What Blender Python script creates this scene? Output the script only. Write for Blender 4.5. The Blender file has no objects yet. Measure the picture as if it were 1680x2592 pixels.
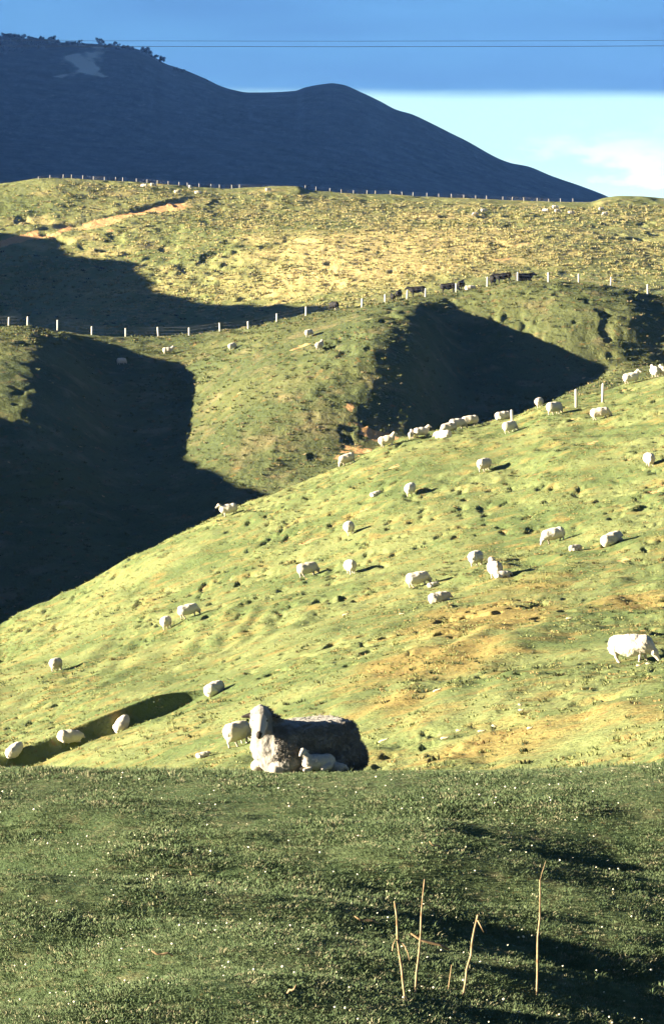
import bpy, bmesh, math, random
import numpy as np

# ------------------------------------------------------------------ camera, light, sky
S = bpy.context.scene
C = S.collection
PX = 0.177778 / 1680.0            # slope per photograph pixel
PITCH = math.atan((1296 - 708) * PX)
SUN_EL = math.radians(12.0)
TAN_SUN = math.tan(SUN_EL)
SUN_AZ = math.radians(10.0)         # the sun stands at the left, a little towards the camera

cam_data = bpy.data.cameras.new('camera')
cam_data.sensor_fit = 'HORIZONTAL'; cam_data.sensor_width = 24.0; cam_data.lens = 135.0
cam_data.clip_start = 0.1; cam_data.clip_end = 80000
cam = bpy.data.objects.new('camera', cam_data); C.objects.link(cam)
cam.rotation_euler = (math.pi / 2 - PITCH, 0, 0)
S.camera = cam

S.view_settings.view_transform = 'Standard'
S.view_settings.look = 'None'
S.view_settings.exposure = 2.6
S.view_settings.gamma = 1.0
S.cycles.max_bounces = 4; S.cycles.diffuse_bounces = 2; S.cycles.volume_bounces = 0

sun_data = bpy.data.lights.new('sun', 'SUN')
sun_data.energy = 5.0; sun_data.angle = math.radians(0.5); sun_data.color = (1.0, 0.88, 0.66)
sun = bpy.data.objects.new('sun', sun_data); C.objects.link(sun)
sun.rotation_euler = (0, math.radians(-90) + SUN_EL, SUN_AZ)     # shines towards +X, slightly +Y, and down

W = bpy.data.worlds.new('World'); S.world = W; W.use_nodes = True
def build_world():
    nt = W.node_tree; N = nt.nodes; L = nt.links
    N.clear()
    out = N.new('ShaderNodeOutputWorld'); bg = N.new('ShaderNodeBackground')
    bg.inputs['Strength'].default_value = 0.05
    sky = N.new('ShaderNodeTexSky'); sky.sky_type = 'NISHITA'; sky.sun_disc = False
    sky.sun_elevation = SUN_EL; sky.sun_rotation = math.radians(270) - SUN_AZ
    tc = N.new('ShaderNodeTexCoord'); sep = N.new('ShaderNodeSeparateXYZ')
    L.new(tc.outputs['Generated'], sep.inputs[0])
    # long flat cloud deck above a bright clear strip along the horizon
    mp = N.new('ShaderNodeMapping'); mp.inputs['Scale'].default_value = (9, 9, 60)
    L.new(tc.outputs['Generated'], mp.inputs[0])
    n1 = N.new('ShaderNodeTexNoise'); n1.inputs['Scale'].default_value = 1.3; n1.inputs['Detail'].default_value = 4
    L.new(mp.outputs[0], n1.inputs['Vector'])
    def math_(op, a, b=None, c=None):
        m = N.new('ShaderNodeMath'); m.operation = op
        for i, v in enumerate((a, b, c)):
            if v is None: continue
            if isinstance(v, (int, float)): m.inputs[i].default_value = v
            else: L.new(v, m.inputs[i])
        return m.outputs[0]
    def ramp(v, lo, hi, interp='SMOOTHSTEP'):
        m = N.new('ShaderNodeMapRange'); m.interpolation_type = interp
        L.new(v, m.inputs[0]); m.inputs[1].default_value = lo; m.inputs[2].default_value = hi
        return m.outputs[0]
    def mix(f, a, b):
        m = N.new('ShaderNodeMix'); m.data_type = 'RGBA'
        if isinstance(f, (int, float)): m.inputs[0].default_value = f
        else: L.new(f, m.inputs[0])
        for k, v in ((6, a), (7, b)):
            if isinstance(v, tuple): m.inputs[k].default_value = (*v, 1)
            else: L.new(v, m.inputs[k])
        return m.outputs[2]
    zz = math_('MULTIPLY_ADD', math_('SUBTRACT', n1.outputs[0], 0.5), 0.005, sep.outputs[2])
    deck = ramp(zz, 0.0474, 0.0516)
    # cumulus puffs in the bright strip
    mp2 = N.new('ShaderNodeMapping'); mp2.inputs['Scale'].default_value = (26, 26, 85)
    mp2.inputs['Location'].default_value = (0.55, 0.0, 0.35)
    L.new(tc.outputs['Generated'], mp2.inputs[0])
    n2 = N.new('ShaderNodeTexNoise'); n2.inputs['Scale'].default_value = 1.0; n2.inputs['Detail'].default_value = 7; n2.inputs['Roughness'].default_value = 0.55
    L.new(mp2.outputs[0], n2.inputs['Vector'])
    low = ramp(sep.outputs[2], 0.047, 0.020)
    puff = math_('MULTIPLY', ramp(n2.outputs[0], 0.48, 0.62), low)
    glow = math_('MAXIMUM', puff, math_('MULTIPLY', ramp(sep.outputs[2], 0.032, 0.012), 0.5))
    strip = mix(glow, (1.8, 3.2, 3.6), (4.2, 4.3, 4.1))
    mottled = mix(ramp(n1.outputs[0], 0.25, 0.8), (0.25, 0.95, 2.2), (0.15, 0.64, 1.78))
    zen = ramp(sep.outputs[2], 0.075, 0.34)
    deckcol = mix(zen, mottled, (0.10, 0.24, 0.55))
    deckcol = mix(0.05, deckcol, sky.outputs[0])
    stripcol = mix(0.12, strip, sky.outputs[0])
    vis = mix(deck, stripcol, deckcol)
    L.new(vis, bg.inputs[0]); L.new(bg.outputs[0], out.inputs[0])
build_world()

# ------------------------------------------------------------------ small tools
rng = np.random.default_rng(7)
def tag(o, label=None, cat=None, group=None, kind=None):
    if label: o['label'] = label
    if cat: o['category'] = cat
    if group: o['group'] = group
    if kind: o['kind'] = kind
    return o
def obj(name, me, parent=None, loc=(0, 0, 0)):
    o = bpy.data.objects.new(name, me); C.objects.link(o); o.location = loc
    if parent is not None: o.parent = parent
    return o
def mesh(name, v, f, mats=(), smooth=True, mi=None):
    me = bpy.data.meshes.new(name)
    v = np.asarray(v, dtype=np.float32)
    if isinstance(f, np.ndarray):
        n, k = f.shape
        me.vertices.add(len(v)); me.vertices.foreach_set('co', v.ravel())
        me.loops.add(n * k); me.loops.foreach_set('vertex_index', f.astype(np.int32).ravel())
        me.polygons.add(n)
        me.polygons.foreach_set('loop_start', np.arange(0, n * k, k, dtype=np.int32))
        me.polygons.foreach_set('loop_total', np.full(n, k, dtype=np.int32))
    else:
        me.from_pydata(v.tolist(), [], f)
    for m in mats: me.materials.append(m)
    if mi is not None: me.polygons.foreach_set('material_index', np.asarray(mi, dtype=np.int32))
    me.polygons.foreach_set('use_smooth', np.full(len(me.polygons), smooth))
    me.update(calc_edges=True); me.validate()
    return me

def hash2(ix, iy, seed):
    h = (ix.astype(np.int64) * 374761393 + iy.astype(np.int64) * 668265263 + seed * 974711) & 0x7fffffff
    h = ((h ^ (h >> 13)) * 1274126177) & 0x7fffffff
    h = h ^ (h >> 16)
    return (h & 0xffff) / 65535.0 * 2 - 1
def noise2(x, y, seed=0):
    ix = np.floor(x); iy = np.floor(y); fx = x - ix; fy = y - iy
    ux = fx * fx * fx * (fx * (fx * 6 - 15) + 10); uy = fy * fy * fy * (fy * (fy * 6 - 15) + 10)
    a = hash2(ix, iy, seed); b = hash2(ix + 1, iy, seed); c = hash2(ix, iy + 1, seed); d = hash2(ix + 1, iy + 1, seed)
    return (a * (1 - ux) + b * ux) * (1 - uy) + (c * (1 - ux) + d * ux) * uy
def fbm(x, y, seed=0, oct=4, rough=0.5):
    s = 0; a = 1; n = 0
    for i in range(oct):
        s = s + a * noise2(x, y, seed + i * 17); n += a
        x = x * 2.03 + 11.3; y = y * 2.03 - 5.7; a *= rough
    return s / n
def pchip(xk, yk, x):
    xk = np.asarray(xk, float); yk = np.asarray(yk, float); x = np.clip(x, xk[0], xk[-1])
    h = np.diff(xk); dl = np.diff(yk) / h
    m = np.zeros_like(yk)
    s = dl[:-1] * dl[1:] > 0
    w1 = 2 * h[1:] + h[:-1]; w2 = h[1:] + 2 * h[:-1]
    with np.errstate(divide='ignore', invalid='ignore'):
        mm = (w1 + w2) / (w1 / dl[:-1] + w2 / dl[1:])
    m[1:-1] = np.where(s, mm, 0); m[0] = dl[0]; m[-1] = dl[-1]
    i = np.clip(np.searchsorted(xk, x) - 1, 0, len(h) - 1)
    t = (x - xk[i]) / h[i]; t2 = t * t; t3 = t2 * t
    return (2*t3 - 3*t2 + 1) * yk[i] + (t3 - 2*t2 + t) * h[i] * m[i] + (-2*t3 + 3*t2) * yk[i+1] + (t3 - t2) * h[i] * m[i+1]
def sstep(x, a, b):
    t = np.clip((x - a) / (b - a), 0, 1); return t * t * (3 - 2 * t)

# photograph pixel -> direction slopes (X/Y, Z/Y)
def ray(px, py):
    cx = (px - 840) * PX; cy = (1296 - py) * PX
    k = math.cos(PITCH) + cy * math.sin(PITCH)
    return cx / k, (-math.sin(PITCH) + cy * math.cos(PITCH)) / k

# ------------------------------------------------------------------ the lie of the land
# each ring is a line across the valley: (px, py, distance) triples as laid out from the camera
NEAR_CREST = [(0,1590),(33,1570),(163,1506),(327,1413),(425,1364),(550,1304),(691,1250),(840,1189),(922,1151),(1014,1116),(1112,1091),(1221,1068),(1303,1048),(1384,1018),(1526,990),(1602,969),(1680,947),(1800,915)]
MID_CREST = [(0,826),(52,824),(144,836),(231,848),(317,854),(400,853),(478,850),(556,842),(628,833),(700,816),(774,800),(848,788),(922,777),(1003,762),(1112,744),(1221,725),(1303,711),(1384,711),(1466,715),(1548,721),(1629,739),(1680,750),(1800,775)]
FAR_CREST = [(0,464),(33,461),(152,449),(300,455),(435,468),(560,476),(653,472),(750,470),(780,478),(980,491),(1200,502),(1400,511),(1490,511),(1530,500),(1570,495),(1620,496),(1680,501),(1800,512)]
MTN_CREST = [(-1500,-420),(-900,-380),(-500,-210),(-250,-30),(-60,98),(24,104),(130,108),(245,113),(327,122),(381,141),(414,162),(468,181),(523,204),(555,220),(588,231),(631,238),(697,237),(746,234),(773,225),(817,217),(840,215),(867,219),(911,237),(960,261),(1003,284),(1041,295),(1080,312),(1167,356),(1292,418),(1335,427),(1384,448),(1439,468),(1510,494),(1600,530),(1800,590)]  # unseen left end is raised so that it shades the whole mountain
def with_d(crest, dpx, dd): return [(x, y, float(np.interp(x, dpx, dd))) for x, y in crest]
FIVE = (0, 420, 840, 1260, 1680)
def five(py, d): return [(x, y, dd) for x, y, dd in zip(FIVE, py, d)]
def zring(d, z): return ('z', d, z)
RINGS = [
    zring(2.0, -1.75), zring(6.0, -3.2), zring(13.0, -4.55), zring(24.0, -4.78), zring(31, -4.80),
    ('p', [(0,1957,37.2),(420,1958,37.2),(840,1968,37.0),(1260,1956,37.0),(1680,1944,37.0)]),
    zring(40.5, -5.60), zring(46.0, -7.3),
    ('p', five((2140,2130,2110,2080,2060), (78,70,62,54,48))),
    ('p', five((1985,1975,1965,1955,1940), (122,100,86,74,63))),
    ('p', five((1800,1775,1720,1690,1668), (158,134,118,103,90))),
    ('p', five((1700,1580,1480,1435,1405), (186,180,172,160,150))),
    ('p', with_d(NEAR_CREST, FIVE, (215,222,230,236,240))),
    ('p', five((1950,1750,1560,1390,1260), (255,258,262,268,272))),
    ('p', five((1900,1740,1560,1400,1290), (300,305,310,315,320))),
    ('p', [(0,1560,352),(180,1545,350),(420,1420,366),(700,1250,384),(900,1150,396),(1010,1110,402),(1150,1160,402),(1260,1110,405),(1480,990,415),(1680,940,424)]),
    ('p', [(0,1012,408),(60,1018,408),(160,1060,408),(330,1145,408),(450,1125,409),(640,1010,415),(850,900,420),(970,858,423),(1030,868,424),(1190,1040,425),(1310,1030,428),(1490,960,434),(1590,925,438),(1680,925,440)]),
    ('p', [(0,846,444),(70,850,444),(150,872,444),(300,950,444),(430,952,444),(560,905,445),(680,855,446),(850,806,448),(980,776,450),(1050,772,450),(1170,838,450),(1300,825,450),(1470,790,450),(1580,795,450),(1680,822,450)]),
    ('p', with_d(MID_CREST, FIVE, (470,472,472,468,464))),
    ('p', five((960,960,930,870,880), (520,520,520,520,520))),
    ('p', five((1000,970,920,860,850), (610,610,610,610,610))),
    ('p', five((860,850,800,760,770), (700,695,690,685,680))),
    ('p', five((700,655,605,590,600), (764,764,764,764,764))),
    ('p', five((545,535,530,535,545), (806,808,812,815,815))),
    ('p', with_d(FAR_CREST, FIVE, (838,842,850,858,862))),
    ('p', five((560,570,590,610,620), (930,930,930,930,930))),
    ('p', five((700,700,700,700,700), (1300,1300,1300,1300,1300))),
    ('p', [(-900,60,2300),(-300,450,2300),(0,620,2300),(420,615,2300),(840,610,2300),(1260,620,2300),(1680,640,2300)]),  # left end built up out of view to keep sun off the slope
    ('p', [(-900,-180,2950),(-350,150,2950),(0,350,2950),(420,370,2950),(840,400,2950),(1260,500,2950),(1680,600,2950)]),  # left end likewise heightened out of view for shade
    ('p', with_d(MTN_CREST, (-1500,1800), (3700,3500))),
    ('p', [(-900,80,4300),(0,250,4300),(420,330,4300),(840,390,4300),(1260,520,4300),(1680,600,4300)]),
    zring(6000, 0.0), zring(60000, 0.0),
]
def ring_curves(t):
    """for every ring: its distance and height over the columns t"""
    D = []; Z = []
    px = 840 + t / PX * math.cos(PITCH)
    for r in RINGS:
        if r[0] == 'z':
            D.append(np.full_like(t, r[1])); Z.append(np.full_like(t, r[2])); continue
        a = np.array(r[1]); q = px.copy()
        for _ in range(2):
            py = pchip(a[:, 0], a[:, 1], q)
            cy = (1296 - py) * PX
            k = math.cos(PITCH) + cy * math.sin(PITCH)
            q = 840 + t * k / PX
        d = pchip(a[:, 0], a[:, 2], q)
        D.append(d); Z.append(d * (-math.sin(PITCH) + cy * math.cos(PITCH)) / k)
    return np.array(D), np.array(Z)

# columns: fine inside the picture, coarse outside
half = 0.0985
T = np.concatenate([-np.geomspace(1.1, half + 0.004, 46), np.linspace(-half, half, 400), np.geomspace(half + 0.004, 0.9, 36)])
def rows(a, b, n): return np.linspace(a, b, n, endpoint=False)
Y_PASTURE = np.concatenate([rows(2, 18, 24), rows(18, 23, 40), rows(23, 38, 250), rows(38, 50, 60)])
Y_NEAR = np.concatenate([rows(50, 62, 30), rows(62, 122, 190), rows(122, 136, 180), rows(136, 250, 370), rows(250, 300, 40)])
Y_MID = np.concatenate([rows(300, 345, 30), rows(345, 480, 400), rows(480, 600, 40)])
Y_FAR = np.concatenate([rows(600, 690, 40), rows(690, 870, 330), rows(870, 1200, 40)])
Y_MTN = np.concatenate([rows(1200, 2300, 40), rows(2300, 3900, 260), rows(3900, 6000, 40)])
Y_PLAIN = np.geomspace(6000, 60000, 24)
LAYERS = [('pasture', Y_PASTURE), ('near_hill', Y_NEAR), ('middle_hill', Y_MID), ('far_hill', Y_FAR), ('mountain', Y_MTN), ('plain', Y_PLAIN)]
YS = np.concatenate([y for _, y in LAYERS])
RD, RZ = ring_curves(T)
Z = np.zeros((len(YS), len(T)))
for j in range(len(T)): Z[:, j] = pchip(RD[:, j], RZ[:, j], YS)
# soften the knees across columns a little
TT, YY = np.meshgrid(T, YS); XX = TT * YY

def find(px, py, lo, hi, zz=None):
    """where the line of sight through a photograph pixel meets the land between two distances"""
    zz = Z if zz is None else zz
    t, m = ray(px, py)
    sel = (YS >= lo) & (YS <= hi); y = YS[sel]
    j = int(np.clip(np.searchsorted(T, t) - 1, 0, len(T) - 2)); f = (t - T[j]) / (T[j + 1] - T[j])
    z = zz[sel, j] * (1 - f) + zz[sel, j + 1] * f
    s = z / y - m
    hit = np.nonzero(s >= 0)[0]
    if len(hit) == 0:
        k = int(np.argmax(s)); return np.array((t * y[k], y[k], z[k]))
    k = hit[0]
    if k == 0: return np.array((t * y[0], y[0], z[0]))
    w = -s[k - 1] / (s[k] - s[k - 1])
    yy = y[k - 1] + w * (y[k] - y[k - 1])
    return np.array((t * yy, yy, z[k - 1] + w * (z[k] - z[k - 1])))

# ---- spurs west of the picture (their shade falls into the valleys)
def west_spur(points, lo, hi, tc, tw, fade, near):
    P = np.array([find(px, py, lo, hi) for px, py in points]); P = P[np.argsort(P[:, 1])]
    ys = YS
    k = math.tan(SUN_AZ); yr = (P[:, 1] - P[:, 0] * k) / (1 - tc * k); xr = tc * yr
    hz = P[:, 2] + (P[:, 0] - xr) / math.cos(SUN_AZ) * TAN_SUN
    P = np.stack([xr, yr, hz], 1); P = P[np.argsort(yr)]
    need = np.interp(ys, P[:, 1], P[:, 2])
    w = sstep(ys, P[0, 1] - near - fade, P[0, 1] - near) * (1 - sstep(ys, P[-1, 1], P[-1, 1] + fade))
    g = np.exp(-((T - tc) / tw) ** 2); g[T > -half] = 0
    k = w[:, None] * g[None, :]
    return k, need[:, None]
for args in (([(20,592),(110,603),(165,650),(350,664),(385,740),(545,766),(690,765),(850,778)], 640, 800, -0.17, 0.032, 14.0, 20.0),
             ([(33,1075),(200,1090),(400,1132),(520,1188),(680,1245)], 330, 440, -0.18, 0.034, 3.0, 70.0)):
    k, need = west_spur(*args)
    Z = Z * (1 - k) + need * k

# ---- local relief
def seg_dist(X, Y, pts):
    """signed distance to a polyline in plan (positive on its far/left side) and position along it"""
    best = np.full(X.shape, 1e9); sd = np.zeros(X.shape); along = np.zeros(X.shape)
    n = len(pts) - 1
    for i in range(n):
        a = np.array(pts[i][:2]); b = np.array(pts[i + 1][:2]); e = b - a; L2 = e @ e
        u = np.clip(((X - a[0]) * e[0] + (Y - a[1]) * e[1]) / L2, 0, 1)
        dx = X - a[0] - u * e[0]; dy = Y - a[1] - u * e[1]; d = np.hypot(dx, dy)
        m = d < best; s = np.sign(e[0] * dy - e[1] * dx)
        sd = np.where(m, s * d, sd); along = np.where(m, (i + u) / n, along); best = np.where(m, d, best)
    return sd, along
dry = np.zeros_like(Z); clay = np.zeros_like(Z)
def layer_rows(i):
    a = sum(len(y) for _, y in LAYERS[:i]); return slice(a, a + len(LAYERS[i][1]))
def blobs(sl, lo, hi, items, arr):
    X = XX[sl]; Y = YY[sl]
    for px, py, rx, ry, a in items:
        p = find(px, py, lo, hi)
        arr[sl] = np.maximum(arr[sl], a * np.exp(-((X - p[0]) / rx) ** 2 - ((Y - p[1]) / ry) ** 2))

def relief():
    global Z
    # pasture: shallow furrows and hollows, falling away at the lower right
    sl = layer_rows(0); X, Y = XX[sl], YY[sl]
    z = Z[sl].copy()
    fade = sstep(Y, 14, 22)
    z += fade * (0.22 * fbm(X * 0.30, Y * 0.80, 3, 3) * (1 - 0.85 * sstep(Y, 33, 36.5)) + 0.20 * fbm(X * 0.28, Y * 0.30, 9, 2) * (1 - sstep(Y, 33, 37)) + 0.012 * fbm(X * 3.2, Y * 1.6, 5, 3))
    z += fade * (-0.19 * (np.sqrt((X + 0.4) ** 2 + 0.8) + (X + 0.4)) + 0.11 * X) * (1 - sstep(Y, 29, 37))
    z += fade * 0.05 * fbm(X * 0.5, Y * 0.1, 12, 3) * sstep(Y, 33, 37)
    Z[sl] = z
    # near hill
    sl = layer_rows(1); X, Y = XX[sl], YY[sl]; z = Z[sl].copy()
    f = sstep(Y, 50, 60)
    cl = np.maximum(0, fbm(X * 0.16, Y * 0.09, 31, 3) + 0.15)
    z -= f * 0.085 * (np.sqrt((X - 2.0) ** 2 + 4.0) + (X - 2.0)) * 0.5 * (1 - sstep(Y, 105, 165))
    z += f * 0.045 * sstep(fbm(X * 0.10, Y * 0.05, 24, 2), -0.1, 0.4) * np.sin(z / 0.55 * 2 * math.pi + 9 * fbm(X * 0.12, Y * 0.05, 25, 3))
    z += f * (0.30 * fbm(X * 0.22, Y * 0.12, 21, 3) + 0.16 * (0.35 + cl) * fbm(X * 1.1, Y * 0.7, 22, 3))
    P = [(-14.0 + 10.2 * u, 125.6 + 7.0 * u + 0.10 * math.sin(9 * u), 0) for u in np.linspace(0, 1, 12)]
    sd, al = seg_dist(X, Y, P)
    amp = 0.54 * sstep(al, 0.0, 0.05) * (1 - sstep(al, 0.75, 1.0)) 
    prof = np.where(sd > 0, np.exp(-np.maximum(sd, 0) / 7.0), 0) - np.where(sd <= 0, np.exp(np.minimum(sd, 0) / 3.0), 0) * 0.55
    prof = np.where(np.abs(sd) < 0.24, np.interp(sd, (-0.24, 0.24), (-0.55 * math.exp(-0.08), math.exp(-0.035))), prof)
    calm = np.exp(-(sd / 2.2) ** 2) * (al > 0.01) * (al < 0.99)
    z = z * (1 - calm) + Z[sl] * calm
    z += amp * prof
    pit = sstep(fbm(X * 1.7, Y * 0.8, 27, 2), 0.30, 0.48) * sstep(fbm(X * 0.14, Y * 0.06, 28, 3), -0.05, 0.3) * (1 - calm)
    z -= f * 0.13 * pit
    clay[sl] = np.maximum(clay[sl], 0.30 * pit * (fbm(X * 0.2, Y * 0.1, 29, 2) > 0.1))
    Z[sl] = z
    # middle hill: sheep walks (terracettes) and hummocks
    sl = layer_rows(2); X, Y = XX[sl], YY[sl]; z = Z[sl].copy()
    f = sstep(Y, 330, 350) * (1 - sstep(Y, 468, 490))
    w = fbm(X * 0.06, Y * 0.05, 41, 3)
    z += f * (0.30 * fbm(X * 0.11, Y * 0.09, 42, 3) + 0.20 * fbm(X * 0.5, Y * 0.45, 43, 3))
    z += f * 0.075 * sstep(fbm(X * 0.09, Y * 0.05, 45, 2), -0.15, 0.35) * np.sin(z / 0.8 * 2 * math.pi + 16 * w + 3 * fbm(X * 0.3, Y * 0.1, 46, 2))
    pit = sstep(fbm(X * 0.55, Y * 0.42, 47, 2), 0.26, 0.42) * np.maximum(sstep(fbm(X * 0.05, Y * 0.04, 48, 2), 0.0, 0.3), np.exp(-((X - 4) / 9) ** 2 - ((Y - 398) / 16) ** 2))
    z -= f * 0.28 * pit
    Z[sl] = z
    # far hill
    sl = layer_rows(3); X, Y = XX[sl], YY[sl]; z = Z[sl].copy()
    f = sstep(Y, 640, 690) * (1 - sstep(Y, 838, 870))
    rough = 0.35 + np.maximum(0, fbm(X * 0.02, Y * 0.02, 55, 2) + 0.3) * (1 - sstep(Y, 800, 825))
    z += f * (0.5 * fbm(X * 0.06, Y * 0.06, 51, 3) + 0.55 * rough * fbm(X * 0.30, Y * 0.30, 52, 3))
    P = [find(px, py, 690, 840) for px, py in ((10,600),(60,588),(110,577),(200,558),(260,547),(330,533),(400,517),(450,505),(520,493),(640,484))]
    sd, al = seg_dist(X, Y, P)
    amp = 0.26 * (1 - sstep(al, 0.7, 1.0))
    z += amp * np.interp(sd, (-9, -4.5, -0.5, 0.5, 9), (0, -0.3, -1, 1, 0))
    z -= f * 0.55 * rough * sstep(fbm(X * 0.24, Y * 0.22, 57, 2), 0.26, 0.42)
    clay[sl] = np.maximum(clay[sl], ((sd < -0.5) & (sd > -5.6 - 2.4 * fbm(X * 0.5, Y * 0.3, 59, 2))) * (fbm(X * 0.22, Y * 0.05, 58, 2) > -0.25) * (1 - sstep(al, 0.70, 0.80)))
    Z[sl] = z
    # mountain: gullies and bush-clad roughness
    sl = layer_rows(4); X, Y = XX[sl], YY[sl]; z = Z[sl].copy()
    f = sstep(Y, 1500, 2300) * (1 - sstep(Y, 4000, 5500)) * (1 - 0.8 * np.exp(-((Y - 3560) / 160) ** 2))
    z += f * (7 * fbm(X * 0.004, Y * 0.0015, 61, 4) + 0.7 * fbm(X * 0.03, Y * 0.02, 62, 3))
    Z[sl] = z
relief()
sl = layer_rows(1)
blobs(sl, 55, 250, [(1100,1660,3.0,9,0.9),(1210,1570,3.4,10,1.0),(1000,1770,1.6,5,0.8),(1320,1480,3.5,10,0.55),(1620,1530,2.2,6,0.9),(1300,1870,2.6,6,0.7),(1560,1800,2.5,6,0.5),(720,1560,4,12,0.3),(1400,1620,4,9,0.4)], dry)
blobs(sl, 55, 250, [(772,1374,0.45,1.0,0.9),(790,1366,0.7,0.8,0.7),(1582,1415,0.45,1.0,0.6),(1500,1120,0.4,0.8,0.6),(560,1325,0.5,0.9,0.5),(1000,1180,0.5,0.9,0.5),(640,1690,0.4,0.8,0.4)], clay)
sl = layer_rows(2)
blobs(sl, 340, 475, [(762,878,1.1,1.3,0.9),(885,1025,0.7,0.9,0.9),(740,895,0.8,0.9,0.6),(950,1105,2.2,1.5,0.85),(900,1140,2.0,1.4,0.8),(930,1085,1.6,1.2,0.75),(990,1108,1.8,1.2,0.85),(870,1160,1.6,1.2,0.7)], clay)
blobs(sl, 340, 475, [(820,1080,9,9,0.5),(760,980,12,12,0.4)], dry)
sl = layer_rows(3)
blobs(sl, 650, 850, [(1000,620,34,22,1.0),(1100,590,26,16,0.9),(900,690,30,18,0.9),(1290,650,22,12,0.6),(700,600,26,16,0.5),(1180,550,22,12,0.6)], dry)
blobs(sl, 650, 850, [(1105,532,1.6,1.6,0.9),(1040,570,1.4,1.6,0.5),(278,583,1.3,1.5,0.8),(1320,620,3,3,0.4),(1290,660,4,3,0.4)], clay)

def slope_at(p, eps=None):
    """height and upright normal of the land at a point"""
    e = eps or max(0.15, p[1] * 0.002)
    def h(x, y):
        t = x / y
        i = int(np.clip(np.searchsorted(YS, y) - 1, 0, len(YS) - 2)); j = int(np.clip(np.searchsorted(T, t) - 1, 0, len(T) - 2))
        fy = (y - YS[i]) / (YS[i + 1] - YS[i]); fx = (t - T[j]) / (T[j + 1] - T[j])
        return (Z[i, j] * (1 - fx) + Z[i, j + 1] * fx) * (1 - fy) + (Z[i + 1, j] * (1 - fx) + Z[i + 1, j + 1] * fx) * fy
    gx = (h(p[0] + e, p[1]) - h(p[0] - e, p[1])) / (2 * e); gy = (h(p[0], p[1] + e) - h(p[0], p[1] - e)) / (2 * e)
    return h(p[0], p[1]), gx, gy
def heights(x, y):
    t = x / y
    i = np.clip(np.searchsorted(YS, y) - 1, 0, len(YS) - 2); j = np.clip(np.searchsorted(T, t) - 1, 0, len(T) - 2)
    fy = (y - YS[i]) / (YS[i + 1] - YS[i]); fx = (t - T[j]) / (T[j + 1] - T[j])
    return (Z[i, j] * (1 - fx) + Z[i, j + 1] * fx) * (1 - fy) + (Z[i + 1, j] * (1 - fx) + Z[i + 1, j + 1] * fx) * fy
def sample(arr, x, y):
    t = x / y
    i = np.clip(np.searchsorted(YS, y), 0, len(YS) - 1); j = np.clip(np.searchsorted(T, t), 0, len(T) - 1)
    return arr[i, j]

# ------------------------------------------------------------------ materials
class Mat:
    def __init__(s, name, rough=0.95, spec=0.1):
        s.m = bpy.data.materials.new(name); s.m.use_nodes = True
        s.nt = s.m.node_tree; s.N = s.nt.nodes; s.L = s.nt.links
        s.b = s.N['Principled BSDF']; s.b.inputs['Roughness'].default_value = rough
        s.b.inputs['Specular IOR Level'].default_value = spec
        s.co = None
    def coords(s, kind='Object'):
        if s.co is None: s.co = s.N.new('ShaderNodeTexCoord')
        return s.co.outputs[kind]
    def noise(s, scale, detail=4, rough=0.55, stretch=None, kind='Object'):
        n = s.N.new('ShaderNodeTexNoise'); n.inputs['Scale'].default_value = scale
        n.inputs['Detail'].default_value = detail; n.inputs['Roughness'].default_value = rough
        v = s.coords(kind)
        if stretch:
            mp = s.N.new('ShaderNodeMapping'); mp.inputs['Scale'].default_value = stretch; s.L.new(v, mp.inputs[0]); v = mp.outputs[0]
        s.L.new(v, n.inputs['Vector']); return n.outputs[0]
    def attr(s, name):
        a = s.N.new('ShaderNodeAttribute'); a.attribute_name = name; return a.outputs['Fac']
    def rnd(s):
        return s.N.new('ShaderNodeObjectInfo').outputs['Random']
    def ramp(s, v, lo, hi, a=0.0, b=1.0):
        m = s.N.new('ShaderNodeMapRange'); m.interpolation_type = 'SMOOTHSTEP'; s.L.new(v, m.inputs[0])
        m.inputs[1].default_value = lo; m.inputs[2].default_value = hi; m.inputs[3].default_value = a; m.inputs[4].default_value = b
        return m.outputs[0]
    def math(s, op, a, b=None):
        m = s.N.new('ShaderNodeMath'); m.operation = op
        for i, v in enumerate((a, b)):
            if v is None: continue
            if isinstance(v, (int, float)): m.inputs[i].default_value = v
            else: s.L.new(v, m.inputs[i])
        return m.outputs[0]
    def mix(s, f, a, b):
        m = s.N.new('ShaderNodeMix'); m.data_type = 'RGBA'
        if isinstance(f, (int, float)): m.inputs[0].default_value = f
        else: s.L.new(f, m.inputs[0])
        for k, v in ((6, a), (7, b)):
            if isinstance(v, tuple): m.inputs[k].default_value = (*v, 1)
            else: s.L.new(v, m.inputs[k])
        return m.outputs[2]
    def color(s, c):
        if isinstance(c, tuple): s.b.inputs['Base Color'].default_value = (*c, 1)
        else: s.L.new(c, s.b.inputs['Base Color'])
        return s
    def bump(s, h, dist, strength=1.0):
        n = s.N.new('ShaderNodeBump'); n.inputs['Distance'].default_value = dist; n.inputs['Strength'].default_value = strength
        s.L.new(h, n.inputs['Height']); s.L.new(n.outputs[0], s.b.inputs['Normal']); return s

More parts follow.
